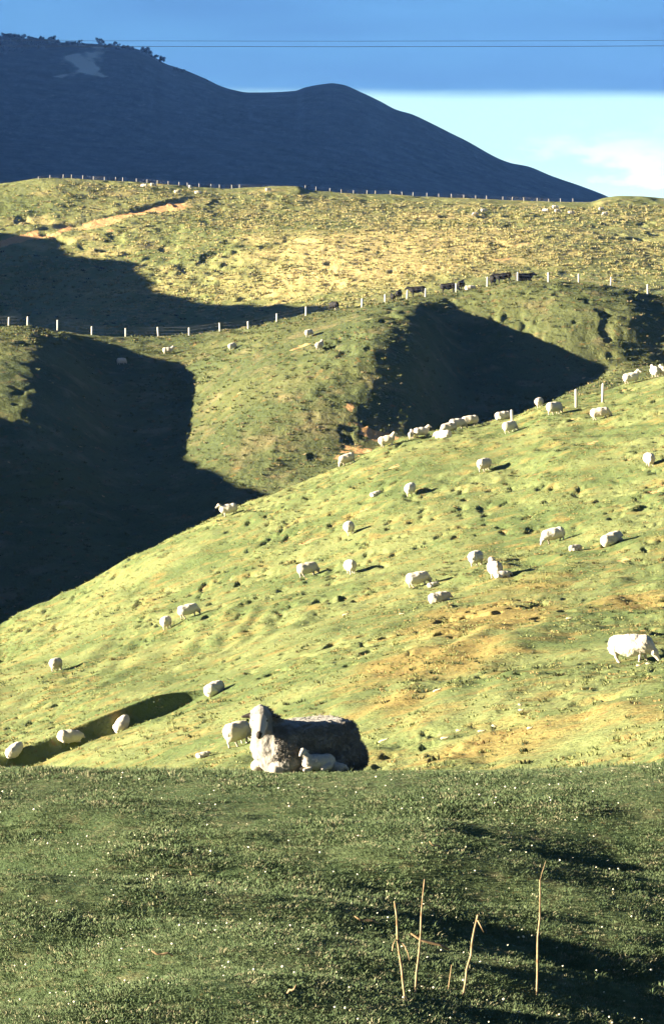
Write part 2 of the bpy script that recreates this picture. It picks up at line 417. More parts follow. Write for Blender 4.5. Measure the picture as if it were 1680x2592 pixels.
def grass_material(name, green, pale, straw, fine, coarse, bump_d, brown=(0.20, 0.115, 0.045)):
    m = Mat(name)
    n1 = m.noise(coarse, 4); n2 = m.noise(fine, 5, 0.65); n3 = m.noise(coarse * 4.3, 3)
    c = m.mix(m.ramp(n1, 0.36, 0.66), green, pale)
    c = m.mix(m.ramp(n3, 0.50, 0.72, 0, 0.75), c, straw)
    c = m.mix(m.ramp(m.math('ADD', m.attr('dry'), m.math('MULTIPLY', m.math('SUBTRACT', n3, 0.5), 0.9)), 0.25, 0.75, 0, 0.85), c, straw)
    c = m.mix(m.ramp(n2, 0.56, 0.70, 0, 0.55), c, tuple(x * 0.45 for x in green))
    c = m.mix(m.ramp(m.noise(fine * 0.6, 3), 0.60, 0.72, 0, 0.6), c, brown)
    c = m.mix(m.ramp(m.math('ADD', m.attr('clay'), m.math('MULTIPLY', m.math('SUBTRACT', m.noise(fine * 0.4, 3, 0.6), 0.5), 2.2)), 0.42, 0.62), c, (0.54, 0.32, 0.15))
    m.color(c).bump(n2, bump_d, 0.9)
    return m.m
M = {}
M['pasture'] = grass_material('pasture_turf', (0.068, 0.104, 0.045), (0.105, 0.138, 0.062), (0.15, 0.145, 0.075), 28.0, 0.9, 0.03)
M['near_hill'] = grass_material('near_hill_turf', (0.105, 0.142, 0.054), (0.185, 0.210, 0.086), (0.25, 0.190, 0.068), 4.5, 0.16, 0.12)
M['middle_hill'] = grass_material('middle_hill_turf', (0.076, 0.097, 0.041), (0.112, 0.126, 0.052), (0.185, 0.16, 0.082), 1.6, 0.06, 0.35)
M['far_hill'] = grass_material('far_hill_turf', (0.14, 0.165, 0.062), (0.21, 0.215, 0.088), (0.42, 0.34, 0.155), 0.85, 0.025, 0.6)
mt = Mat('mountain_bush')
n = mt.noise(0.05, 5, 0.65)
mt.color(mt.mix(mt.ramp(mt.math('ADD', mt.attr('clay'), mt.math('MULTIPLY', mt.math('SUBTRACT', mt.noise(0.11, 4, 0.65), 0.5), 1.1)), 0.10, 0.75), mt.mix(mt.ramp(n, 0.3, 0.7), (0.020, 0.028, 0.030), (0.048, 0.060, 0.060)), (0.55, 0.53, 0.47))).bump(n, 1.2)
M['mountain'] = mt.m; M['plain'] = M['mountain']

# mountain slip: bare pale scree
def slip():
    sl = layer_rows(4); X, Y = XX[sl], YY[sl]
    tri = [find(x, y, 2400, 3800) for x, y in ((235,112),(245,112),(280,195),(130,190))]
    zz = Z[sl] / YY[sl]; tt = X / Y
    # bare ground between plan lines fanning out from the top of the ridge
    a = tri[0]; left = tri[3]; right = tri[2]
    f = (a[1] - Y) / max(1.0, a[1] - 0.5 * (left[1] + right[1]))
    xl = a[0] + (left[0] - a[0]) * f; xr = a[0] + (right[0] - a[0]) * f
    w = 7.0
    jit = 26 * fbm(X * 0.03, Y * 0.02, 77, 3); xl = xl + jit; xr = xr + 0.7 * jit; f = f + 0.12 * fbm(X * 0.05, Y * 0.01, 78, 3)
    ins = sstep(X, xl - w, xl + w) * (1 - sstep(X, xr - w, xr + w)) * sstep(f, 0.0, 0.08) * (1 - sstep(f, 0.93, 1.02))
    ins *= 0.15 + 0.85 * sstep(fbm(X * 0.05 + Y * 0.012, Y * 0.014, 71, 3), -0.25, 0.1)
    clay[sl] = np.maximum(clay[sl], ins)
slip()

def build_terrain():
    a = 0; nT = len(T)
    for i, (name, ys) in enumerate(LAYERS):
        b = a + len(ys); hi = min(b + 1, len(YS))
        n = hi - a
        v = np.stack([XX[a:hi], YY[a:hi], Z[a:hi]], -1).reshape(-1, 3)
        idx = np.arange(n * nT).reshape(n, nT)
        f = np.stack([idx[:-1, :-1], idx[:-1, 1:], idx[1:, 1:], idx[1:, :-1]], -1).reshape(-1, 4)
        me = mesh(name, v, f, [M[name]])
        for an, arr in (('dry', dry), ('clay', clay)):
            at = me.attributes.new(an, 'FLOAT', 'POINT'); at.data.foreach_set('value', arr[a:hi].astype(np.float32).ravel())
        tag(obj(name, me), kind='structure')
        a = b
build_terrain()

# ------------------------------------------------------------------ animals: one continuous surface grown round a posed skeleton
def surface_nets(fn, lo, hi, h):
    lo = np.array(lo); n = np.ceil((np.array(hi) - lo) / h).astype(int) + 1
    g = np.stack(np.meshgrid(*[lo[k] + h * np.arange(n[k]) for k in range(3)], indexing='ij'), -1)
    F = fn(g.reshape(-1, 3)).reshape(n)
    ins = F < 0
    cs = [(0,0,0),(1,0,0),(0,1,0),(1,1,0),(0,0,1),(1,0,1),(0,1,1),(1,1,1)]
    def cut(A, c): return A[c[0]:n[0]-1+c[0], c[1]:n[1]-1+c[1], c[2]:n[2]-1+c[2]]
    cnt = sum(cut(ins, c).astype(int) for c in cs)
    act = (cnt > 0) & (cnt < 8)
    acc = np.zeros(act.shape + (3,)); num = np.zeros(act.shape)
    for a in range(8):
        for b in range(a + 1, 8):
            ca, cb = np.array(cs[a]), np.array(cs[b])
            if np.abs(ca - cb).sum() != 1: continue
            fa, fb = cut(F, cs[a]), cut(F, cs[b]); m = (fa < 0) != (fb < 0)
            t = np.where(m, fa / np.where(m, fa - fb, 1), 0)
            acc += m[..., None] * (ca + t[..., None] * (cb - ca)); num += m
    idx = -np.ones(act.shape, int); idx[act] = np.arange(act.sum())
    ijk = np.argwhere(act)
    V = lo + h * (ijk + acc[act] / num[act][:, None])
    Q = []
    for ax in range(3):
        u, v = (ax + 1) % 3, (ax + 2) % 3
        A = [slice(None)] * 3; B = [slice(None)] * 3
        A[ax] = slice(0, n[ax] - 1); B[ax] = slice(1, n[ax])
        e = ins[tuple(A)] != ins[tuple(B)]; up = ins[tuple(A)]
        p = np.argwhere(e); p = p[(p[:, u] > 0) & (p[:, v] > 0) & (p[:, u] < n[u] - 1) & (p[:, v] < n[v] - 1)]
        if not len(p): continue
        def cell(du, dv):
            q = p.copy(); q[:, u] += du; q[:, v] += dv; return idx[q[:, 0], q[:, 1], q[:, 2]]
        q = np.stack([cell(-1, -1), cell(0, -1), cell(0, 0), cell(-1, 0)], 1)
        fl = ~up[p[:, 0], p[:, 1], p[:, 2]]; q[fl] = q[fl][:, ::-1]
        Q.append(q)
    return V, np.concatenate(Q)
def cone(P, a, b, ra, rb, squash=(1, 1, 1)):
    a = np.array(a, float); b = np.array(b, float); s = np.array(squash, float)
    p = P / s; a = a / s; b = b / s
    d = b - a; u = np.clip(((p - a) @ d) / max(d @ d, 1e-9), 0, 1)
    return np.linalg.norm(p - a - u[:, None] * d, axis=1) - (ra + (rb - ra) * u)
def rbox(P, c, hs, r):
    q = np.abs(P - np.array(c)) - (np.array(hs) - r)
    return np.linalg.norm(np.maximum(q, 0), axis=1) + np.minimum(q.max(1), 0) - r
def smin(a, b, k):
    h = np.clip(0.5 + 0.5 * (b - a) / k, 0, 1); return b * (1 - h) + a * h - k * h * (1 - h)
def noise3(P, f, seed=0):
    x, y, z = P[:, 0] * f, P[:, 1] * f, P[:, 2] * f
    return (noise2(x + 0.37 * z, y + z * 1.13, seed) + noise2(y - 0.2 * x, z * 1.07 + 9, seed + 3) + noise2(z + 4.1, x * 0.93 + 0.4 * y, seed + 5)) / 3
def grow(name, prims, h, mats, wool_noise=0.0, wool_f=14.0, fine=0.0, seed=0):
    """prims: (group, distance function, blend); groups index the materials"""
    def dist(P, groups=False):
        tot = None; per = {}
        for g, fn, k in prims:
            d = fn(P)
            per[g] = d if g not in per else np.minimum(per[g], d)
            tot = d if tot is None else smin(tot, d, k)
        if groups:
            gs = sorted(per); return np.array(gs)[np.argmin(np.stack([per[g] for g in gs]), 0)]
        if wool_noise:
            w = per[0] < np.minimum.reduce([per[g] for g in per if g != 0] + [per[0] + 1])
            nz = wool_noise * noise3(P, wool_f, seed)
            if fine: nz = nz + fine * noise3(P * np.array((1, 1, 0.45)), wool_f * 3.1, seed + 9)
            tot = tot - np.where(w, nz, 0)
        return tot
    if name == 'ewe': V, Q = surface_nets(dist, (-0.72, -0.46, -0.05), (0.98, 0.52, 0.88), h)
    else: V, Q = surface_nets(dist, (-1.7, -0.75, -0.08), (1.9, 0.75, 1.75), h) if name.startswith('cow') else surface_nets(dist, (-0.85, -0.5, -0.06), (1.1, 0.65, 1.15), h)
    gi = dist(V[Q].mean(1), True)
    return mesh(name, V, Q, mats, True, gi)

def wool_mat(name, col, dirty):
    m = Mat(name, 1.0, 0.05)
    n = m.noise(22, 4); n2 = m.noise(5, 3); r = m.rnd()
    m.color(m.mix(m.math('MULTIPLY', r, 0.55), m.mix(m.ramp(n2, 0.45, 0.75, 0, 0.8), col, dirty), tuple(x * y for x, y in zip(dirty, (0.95, 0.86, 0.75))))).bump(n, 0.02, 0.8)
    m.b.inputs['Sheen Weight'].default_value = 0.15
    return m.m
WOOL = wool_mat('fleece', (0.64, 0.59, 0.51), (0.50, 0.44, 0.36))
EWEW = wool_mat('unshorn_fleece_shaded', (0.26, 0.245, 0.225), (0.18, 0.165, 0.145))  # wool toned darker than the flock's, to deepen the shade on her flank
LAMBW = wool_mat('lamb_fleece', (0.56, 0.52, 0.47), (0.46, 0.42, 0.36))
FACE = Mat('sheep_face', 0.8).color((0.50, 0.44, 0.37)).m
DARK = Mat('dark_skin', 0.6, 0.3).color((0.035, 0.028, 0.025)).m
COWM = Mat('black_hide', 0.75, 0.2).color((0.012, 0.011, 0.012)).m
EYE = Mat('eye', 0.15, 0.5).color((0.015, 0.012, 0.01)).m

def sheep_prims(pose='graze', lamb=False, turn=0.0):
    L = []
    def add(g, fn, k=0.06): L.append((g, fn, k))
    lw = 0.8 if lamb else 1.0                       # lambs are leaner
    zc = {'graze': 0.475, 'stand': 0.475, 'lie': 0.27, 'rest': 0.27}[pose] + (0.03 if lamb and pose != 'lie' else 0)
    R = 0.262 * lw
    add(0, lambda P: cone(P, (-0.36, 0, zc), (0.02, 0, zc - 0.02), R, R * 1.06, (1, 1.08, 1)))
    add(0, lambda P: cone(P, (0.0, 0, zc - 0.02), (0.30, 0, zc), R * 1.06, R * 0.92, (1, 1.04, 1)), 0.1)
    add(0, lambda P: cone(P, (-0.42, 0, zc + 0.03), (-0.46, 0, zc - 0.12), R * 0.78, R * 0.6), 0.1)
    ct, st = math.cos(turn), math.sin(turn)
    if pose == 'graze':
        n0, n1 = (0.36, 0, zc + 0.0), (0.58, 0.10 * st, 0.27); hd = np.array((0.45 * ct, 0.45 * st, -0.85))
    elif pose == 'rest':
        n0, n1 = (0.30, 0, zc + 0.10), (0.46, 0.05 * st, zc + 0.36); hd = np.array((0.85 * ct, 0.85 * st, -0.5))
    elif pose == 'lie':
        n0, n1 = (0.32, 0, zc + 0.02), (0.50, 0.08 * st, zc + 0.06); hd = np.array((0.72 * ct, 0.72 * st, -0.6))
    else:
        n0, n1 = (0.34, 0, zc + 0.08), (0.54, 0.05 * st, zc + 0.33); hd = np.array((0.85 * ct, 0.85 * st, -0.42))
    hd = hd / np.linalg.norm(hd)
    add(0, lambda P: cone(P, n0, n1, 0.185 * lw, 0.115 * lw), 0.1)
    h0 = np.array(n1) + hd * 0.03; h1 = h0 + hd * 0.21
    add(1, lambda P: cone(P, h0, h1, 0.088, 0.048), 0.04)
    add(2, lambda P: cone(P, h1 + hd * 0.015, h1 + hd * 0.02, 0.034, 0.03), 0.01)
    side = np.array((-st, ct, 0.0)); top = np.array(n1) - hd * 0.02
    for s in (-1, 1):
        add(1, lambda P, s=s: cone(P, top + side * s * 0.07, top + side * s * 0.19 + np.array((0, 0, -0.02)), 0.03, 0.016), 0.02)
    if pose in ('lie', 'rest'):
        for s in (-1, 1):
            add(1, lambda P, s=s: cone(P, (0.26, s * 0.15, 0.11), (0.46, s * 0.14, 0.075), 0.06, 0.045), 0.04)
            add(1, lambda P, s=s: cone(P, (0.46, s * 0.14, 0.06), (0.28, s * 0.16, 0.035), 0.042, 0.033), 0.03)
            add(0, lambda P, s=s: cone(P, (-0.34, s * 0.20, 0.16), (-0.10, s * 0.24, 0.07), 0.12, 0.06), 0.06)
    else:
        for s in (-1, 1):
            for x, kx in ((0.27, 0.0), (-0.40, -0.05)):
                dx = 0.06 * s * (1 if x > 0 else -1)
                add(0, lambda P, s=s, x=x: cone(P, (x, s * 0.12, zc - 0.08), (x + kx * 0.3, s * 0.12, 0.30), 0.115 * lw, 0.062), 0.06)
                add(1, lambda P, s=s, x=x, kx=kx, dx=dx: cone(P, (x + kx * 0.3, s * 0.12, 0.32), (x + kx + dx * 0.5, s * 0.115, 0.17), 0.052, 0.036), 0.03)
                add(1, lambda P, s=s, x=x, kx=kx, dx=dx: cone(P, (x + kx + dx * 0.5, s * 0.115, 0.18), (x + dx, s * 0.115, 0.03), 0.036, 0.032), 0.02)
                add(2, lambda P, s=s, x=x, dx=dx: cone(P, (x + dx, s * 0.115, 0.012), (x + dx + 0.02, s * 0.115, 0.01), 0.036, 0.032), 0.01)
    add(0, lambda P: cone(P, (-0.58, 0, zc + 0.06), (-0.64, 0, zc - 0.06), 0.045, 0.035), 0.05)
    return L
SHEEP = {
    'graze': grow('sheep', sheep_prims('graze'), 0.024, [WOOL, FACE, DARK], 0.022, 9),
    'graze_turned': grow('sheep', sheep_prims('graze', turn=0.8), 0.024, [WOOL, FACE, DARK], 0.022, 9, seed=4),
    'stand': grow('sheep', sheep_prims('stand'), 0.024, [WOOL, FACE, DARK], 0.022, 9, seed=8),
    'look': grow('sheep', sheep_prims('stand', turn=-1.0), 0.024, [WOOL, FACE, DARK], 0.022, 9, seed=9),
    'lie': grow('sheep', sheep_prims('lie'), 0.024, [WOOL, FACE, DARK], 0.022, 9, seed=12),
    'big': grow('sheep', sheep_prims('graze', turn=0.35), 0.016, [WOOL, FACE, DARK], 0.03, 10, 0.012, seed=15),
    'lamb': grow('lamb', sheep_prims('stand', True), 0.024, [LAMBW, FACE, DARK], 0.012, 9, seed=16),
    'lamb_graze': grow('lamb', sheep_prims('graze', True), 0.024, [LAMBW, FACE, DARK], 0.012, 9, seed=18),
    'lamb_rest': grow('lamb', sheep_prims('rest', True, 0.75), 0.014, [LAMBW, FACE, DARK], 0.012, 12, 0.006, seed=20),
    'lamb_lie': grow('lamb', sheep_prims('lie', True, 0.4), 0.016, [LAMBW, FACE, DARK], 0.014, 12, 0.006, seed=19),
}
def cow_prims(pose='graze'):
    L = []
    def add(fn, k=0.12): L.append((0, fn, k))
    lie = pose == 'lie'
    zc = 0.55 if lie else 0.92
    add(lambda P: cone(P, (-0.70, 0, zc + 0.04), (0.0, 0, zc - 0.04), 0.34, 0.40, (1, 0.92, 1)))
    add(lambda P: cone(P, (0.0, 0, zc - 0.04), (0.62, 0, zc), 0.40, 0.36, (1, 0.86, 1)))
    add(lambda P: cone(P, (-0.82, 0, zc + 0.16), (-0.85, 0, zc - 0.1), 0.20, 0.18), 0.12)
    if pose == 'graze': n1 = (1.22, 0, 0.52); hd = np.array((0.42, 0.0, -0.9))
    else: n1 = (1.16, 0, zc + 0.34); hd = np.array((0.88, 0.0, -0.45))
    hd = hd / np.linalg.norm(hd)
    add(lambda P: cone(P, (0.66, 0, zc + 0.06), n1, 0.30, 0.16), 0.15)
    h0 = np.array(n1); h1 = h0 + hd * 0.40
    add(lambda P: cone(P, h0, h1, 0.16, 0.10), 0.06)
    for s in (-1, 1):
        add(lambda P, s=s: cone(P, h0 + np.array((-0.02, s * 0.12, 0.05)), h0 + np.array((-0.05, s * 0.30, 0.03)), 0.05, 0.03), 0.03)
        if lie:
            add(lambda P, s=s: cone(P, (0.45, s * 0.25, 0.2), (0.85, s * 0.22, 0.10), 0.13, 0.08), 0.06)
            add(lambda P, s=s: cone(P, (-0.7, s * 0.30, 0.28), (-0.2, s * 0.38, 0.10), 0.22, 0.09), 0.08)
        else:
            for x, b in ((0.55, 0.0), (-0.72, -0.10)):
                add(lambda P, s=s, x=x: cone(P, (x, s * 0.20, zc - 0.12), (x + 0.02, s * 0.20, 0.52), 0.20, 0.10), 0.1)
                add(lambda P, s=s, x=x, b=b: cone(P, (x + 0.02, s * 0.20, 0.55), (x + b, s * 0.19, 0.36), 0.095, 0.065), 0.05)
                add(lambda P, s=s, x=x, b=b: cone(P, (x + b, s * 0.19, 0.38), (x + b * 0.3, s * 0.19, 0.03), 0.062, 0.06), 0.03)
    add(lambda P: cone(P, (-1.0, 0, zc + 0.20), (-1.08, 0, zc - 0.5), 0.045, 0.03), 0.04)
    return L
COWS = {p: grow('cow', cow_prims(p), 0.06, [COWM]) for p in ('graze', 'stand', 'lie')}

def stand_on(name, me, px, py, lo, hi, heading, label, cat, group=None, scale=1.0, lean=0.6, sink=0.02, at=None):
    """set an animal down where its feet show in the photograph, leaning a little with the slope"""
    p = find(px, py, lo, hi) if at is None else np.array(at)
    z, gx, gy = slope_at(p)
    a = math.radians(heading); c, s = math.cos(a), math.sin(a)
    pitch = -math.atan((gx * c + gy * s) * lean); roll = math.atan((-gx * s + gy * c) * lean)
    o = obj(name, me); o.rotation_mode = 'XYZ'; o.rotation_euler = (roll, pitch, a)
    o.scale = (scale,) * 3; o.location = (p[0], p[1], z - sink * scale)
    return tag(o, label, cat, group)

# --- the resting ewe on the brow, her lamb beside her
def ewe():
    zc = 0.30
    ang = 0.95; ct, st = math.cos(ang), math.sin(ang)
    hd = np.array((0.84 * ct, 0.84 * st, -0.62)); hd /= np.linalg.norm(hd); side = np.array((-st, ct, 0.0))
    n1 = np.array((0.61, 0.08, 0.66)); top = n1 + np.array((0, 0, 0.02))
    L = []
    def add(g, fn, k=0.06): L.append((g, fn, k))
    add(0, lambda P: rbox(P, (-0.03, 0, zc), (0.55, 0.33, 0.295), 0.20))
    add(0, lambda P: cone(P, (-0.40, 0.04, 0.22), (-0.52, 0.05, 0.14), 0.24, 0.22), 0.08)
    add(0, lambda P: cone(P, (0.38, 0.0, 0.36), n1 - np.array((0.03, 0.02, 0.02)), 0.24, 0.135), 0.10)
    add(0, lambda P: cone(P, (0.44, 0.02, 0.34), (0.36, 0.05, 0.12), 0.20, 0.15), 0.08)
    add(0, lambda P: cone(P, top - hd * 0.02, top + hd * 0.01 + np.array((0, 0, 0.02)), 0.10, 0.085), 0.04)
    h0 = n1 + hd * 0.05; h1 = n1 + hd * 0.235
    add(1, lambda P: cone(P, h0, h1, 0.092, 0.056), 0.03)
    add(1, lambda P: cone(P, h1, h1 + hd * 0.02 + np.array((0, 0, -0.012)), 0.052, 0.045), 0.03)
    add(2, lambda P: cone(P, h1 + hd * 0.045 + np.array((0, 0, 0.016)), h1 + hd * 0.05, 0.034, 0.028), 0.008)
    for s in (-1, 1):
        e0 = top + side * s * 0.085 - hd * 0.015; e1 = top + side * s * 0.20 + hd * 0.02 + np.array((0, 0, 0.005))
        add(1, lambda P, a=e0, b=e1: cone(P, a, a + (b - a) * 0.3, 0.030, 0.026), 0.02)
        add(2, lambda P, a=e0, b=e1: cone(P, a + (b - a) * 0.3, b, 0.030, 0.014), 0.01)
        add(1, lambda P, s=s: cone(P, (0.30, s * 0.20, 0.13), (0.50, s * 0.20, 0.10), 0.075, 0.055), 0.04)
        add(1, lambda P, s=s: cone(P, (0.50, s * 0.20, 0.075), (0.26, s * 0.23, 0.045), 0.05, 0.04), 0.03)
        add(0, lambda P, s=s: cone(P, (-0.36, s * 0.24, 0.20), (-0.08, s * 0.29, 0.09), 0.17, 0.08), 0.08)
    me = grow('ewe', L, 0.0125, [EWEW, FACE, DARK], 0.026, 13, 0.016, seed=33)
    t, m = ray(770, 1950); Yd = 38.1
    p = (t * Yd, Yd, 0)
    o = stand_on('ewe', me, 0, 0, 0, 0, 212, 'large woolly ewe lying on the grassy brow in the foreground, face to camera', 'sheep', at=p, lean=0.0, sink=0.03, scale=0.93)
    o.location.z = -5.06
    for s in (-1, 1):
        c = h0 + hd * 0.055 + side * s * 0.068 + np.array((0, 0, 0.040))
        bm = bmesh.new(); bmesh.ops.create_uvsphere(bm, u_segments=12, v_segments=8, radius=0.020)
        e = bpy.data.meshes.new('eye'); bm.to_mesh(e); bm.free(); e.materials.append(EYE)
        obj('eye', e, o, tuple(c))
    # loose locks of wool standing off the fleece
    V = np.empty(len(me.vertices) * 3, np.float32); me.vertices.foreach_get('co', V); V = V.reshape(-1, 3)
    Nn = np.empty(len(me.vertices) * 3, np.float32); me.vertices.foreach_get('normal', Nn); Nn = Nn.reshape(-1, 3)
    ok = (V[:, 0] < 0.52) & (V[:, 2] > 0.06) & ~((V[:, 2] < 0.2) & (V[:, 0] > 0.2)) & (Nn[:, 2] < 0.8)
    pick = rng.choice(np.nonzero(ok)[0], 9000)
    a = V[pick]; nn = Nn[pick]; ln = rng.uniform(0.018, 0.052, len(pick))[:, None]
    drift = rng.normal(0, 0.5, a.shape); drift[:, 2] -= 0.6
    tipd = nn + drift * 0.6; tipd /= np.linalg.norm(tipd, axis=1)[:, None]
    sd = np.cross(tipd, rng.normal(0, 1, a.shape)); sd /= np.linalg.norm(sd, axis=1)[:, None]
    w = 0.007; b3 = np.cross(tipd, sd)
    vv = np.stack([a + sd * w - nn * 0.004, a - sd * 0.5 * w + b3 * 0.86 * w - nn * 0.004, a - sd * 0.5 * w - b3 * 0.86 * w - nn * 0.004, a + tipd * ln], 1).reshape(-1, 3)
    base = np.arange(len(a))[:, None] * 4
    ff = np.concatenate([base + np.array((0, 1, 3)), base + np.array((1, 2, 3)), base + np.array((2, 0, 3))])
    fl = obj('fleece', mesh('fleece', vv, ff, [EWEW]), o); fl['kind'] = 'stuff'
    return o
ewe()
def brow(px, Yd, dz=0.0):
    t, _ = ray(px, 1945); x = t * Yd
    return (x, Yd, 0)
o = stand_on('lamb', SHEEP['lamb_rest'], 0, 0, 0, 0, 205, 'small lamb lying against the side of the large foreground ewe', 'lamb', 'lambs with the resting ewe', scale=0.33, at=brow(800, 37.74), lean=0)
o.location.z = -4.99
o = stand_on('lamb', SHEEP['lamb_lie'], 0, 0, 0, 0, 320, 'lamb lying in deep shade at the rump of the large foreground ewe', 'lamb', 'lambs with the resting ewe', scale=0.22, at=brow(850, 37.84), lean=0)
o.location.z = -5.02

G_NEAR = 'sheep grazing on the near green hill'
NEAR = [  # pose, px, py of the feet, heading, scale, label
    ('big', 1602, 1676, -24, 1.14, 'big white sheep grazing at the right edge, nearest of those on the slope'),
    ('graze', 608, 1886, 62, 1.0, 'white sheep grazing just behind the large foreground ewe, half hidden by her head'),
    ('lie', 548, 1756, 60, 0.9, 'grey-white sheep resting at the right end of the long shaded bank'),
    ('lie', 306, 1842, 70, 0.8, 'shaded lamb-sized sheep resting on the middle of the long shaded bank'),
    ('lie', 176, 1872, 20, 0.8, 'white sheep lying on the shaded bank near the left edge'),
    ('lie', 36, 1908, 60, 0.75, 'sheep at the far left edge lying on the end of the shaded bank'),
    ('graze', 145, 1698, 75, 0.9, 'white sheep alone on the pale slope above the shaded bank, far left'),
    ('graze', 425, 1591, 80, 0.9, 'left, lower one of the pair of sheep on the left of the slope'),
    ('graze_turned', 482, 1562, 25, 0.95, 'right, upper one of the pair of sheep on the left of the slope'),
    ('graze_turned', 783, 1458, 30, 1.0, 'sheep with a dark shaded flank left of centre, level with a white one'),
    ('graze', 889, 1452, 100, 1.0, 'white sheep seen from behind at the middle of the slope, right of a dark-flanked one'),
    ('graze', 889, 1351, 85, 1.0, 'white sheep seen from behind beside the orange clay scar'),
    ('graze_turned', 1062, 1484, 20, 0.95, 'sheep with dark flank and a small lamb lying by its head'),
    ('lie', 1115, 1524, 25, 0.85, 'white sheep lying flat, lowest of the cluster in the middle of the slope'),
    ('graze', 1208, 1432, 70, 1.0, 'white sheep below two dark hollows, upper of the two right of centre'),
    ('look', 1256, 1463, 100, 1.05, 'white sheep lower right of the pair right of centre with a pale lamb'),
    ('graze', 1402, 1374, 200, 1.0, 'white sheep with its hind end raised uphill, alone right of centre'),
    ('lie', 1552, 1375, 40, 1.0, 'white sheep at the right end of a short dark bank'),
    ('graze', 1645, 1179, 95, 1.0, 'white sheep seen from behind near the right edge below the ridge'),
    ('graze_turned', 1228, 1192, 60, 1.05, 'sheep half white and half in shadow below the ridge line, centre right'),
    ('graze', 1041, 1252, 75, 0.95, 'lone white sheep with a dark flank on the upper middle of the slope'),
    ('graze', 1522, 1060, 5, 1.0, 'white sheep grazing in full side view, facing right under the ridge'),
    ('graze', 1405, 1048, 50, 1.1, 'plump white sheep just under the ridge, left of a side-on grazing one'),
    ('graze', 1368, 1030, 75, 0.9, 'small white sheep right on the ridge line beside a plump one'),
    ('graze', 1294, 1094, 50, 1.0, 'white sheep arched over its grazing under the first ridge fence post'),
    ('look', 1600, 969, 20, 1.0, 'white sheep standing with head up on the ridge, right of the fence posts'),
    ('stand', 1658, 952, 100, 1.0, 'white sheep standing end-on at the top right ridge, left of two'),
    ('stand', 1677, 947, 95, 0.9, 'white sheep standing end-on at the top right ridge, cut by the frame edge'),
    ('lie', 1275, 1060, 25, 1.0, 'white sheep lying on the ridge against the first fence post'),
    ('graze', 1189, 1077, 200, 1.0, 'white sheep grazing on the ridge, right end of the tight line of three'),
    ('graze', 1160, 1086, 30, 1.0, 'white sheep grazing on the ridge, middle of the tight line of three'),
    ('graze', 1136, 1097, 210, 1.0, 'white sheep grazing on the ridge, left end of the tight line of three'),
    ('lie', 1120, 1108, 160, 0.95, 'white sheep lying just below the tight line of three on the ridge'),
    ('stand', 1068, 1106, 20, 0.9, 'white sheep with raised head on the ridge between lamb and line of three'),
    ('stand', 983, 1128, 5, 0.95, 'white sheep on the ridge in front of the orange clay bank'),
    ('graze', 880, 1176, 215, 1.0, 'white sheep half hidden behind the ridge below the clay bank'),
    ('stand', 580, 1305, 200, 1.0, 'white sheep standing alone on the left ridge line against the dark valley'),
]
for pose, px, py, hdg, sc, lab in NEAR:
    stand_on('sheep', SHEEP[pose], px, py, 58, 245, hdg, lab, 'sheep', G_NEAR, sc * 0.93)
G_LAMB = 'lambs on the near green hill'
for pose, px, py, hdg, sc, lab in [
    ('lamb_lie', 1272, 1462, 10, 0.62, 'pale lamb at the feet of the sheep right of centre'),
    ('lamb_lie', 1097, 1486, 20, 0.45, 'small pale lamb lying right of a dark-flanked sheep'),
    ('lamb_lie', 1457, 1395, 40, 0.6, 'small white lamb at the left end of a short dark bank'),
    ('lamb_lie', 952, 1255, 20, 0.55, 'tiny white lamb on the upper slope left of the lone sheep'),
    ('lamb', 1041, 1111, 80, 0.65, 'small white lamb on the ridge left of the sheep with raised head'),
    ('lamb_lie', 516, 1918, 15, 0.35, 'tiny white lamb low on the slope left of the foreground ewe'),
]:
    stand_on('lamb', SHEEP[pose], px, py, 58, 245, hdg, lab, 'lamb', G_LAMB, sc)
G_MID = 'sheep on the middle hill'
for pose, px, py, hdg, sc, lab in [
    ('graze', 308, 922, 40, 1.1, 'white sheep in the shaded hollow of the middle hill, lower left one'),
    ('stand', 426, 895, 10, 1.1, 'white sheep at the top of the shaded hollow of the middle hill'),
    ('graze', 590, 884, 60, 1.1, 'white sheep on the sunny edge right of the shaded hollow, middle hill'),
    ('graze', 784, 851, 60, 1.15, 'white sheep above the orange clay patch on the middle hill'),
    ('stand', 810, 883, 60, 1.15, 'white sheep just right of the orange clay patch on the middle hill'),
    ('lie', 1190, 733, 10, 1.1, 'white sheep lying on the middle ridge between the black cattle'),
]:
    stand_on('sheep', SHEEP[pose], px, py, 345, 478, hdg, lab, 'sheep', G_MID, sc)
G_FAR = 'sheep near the far ridge'
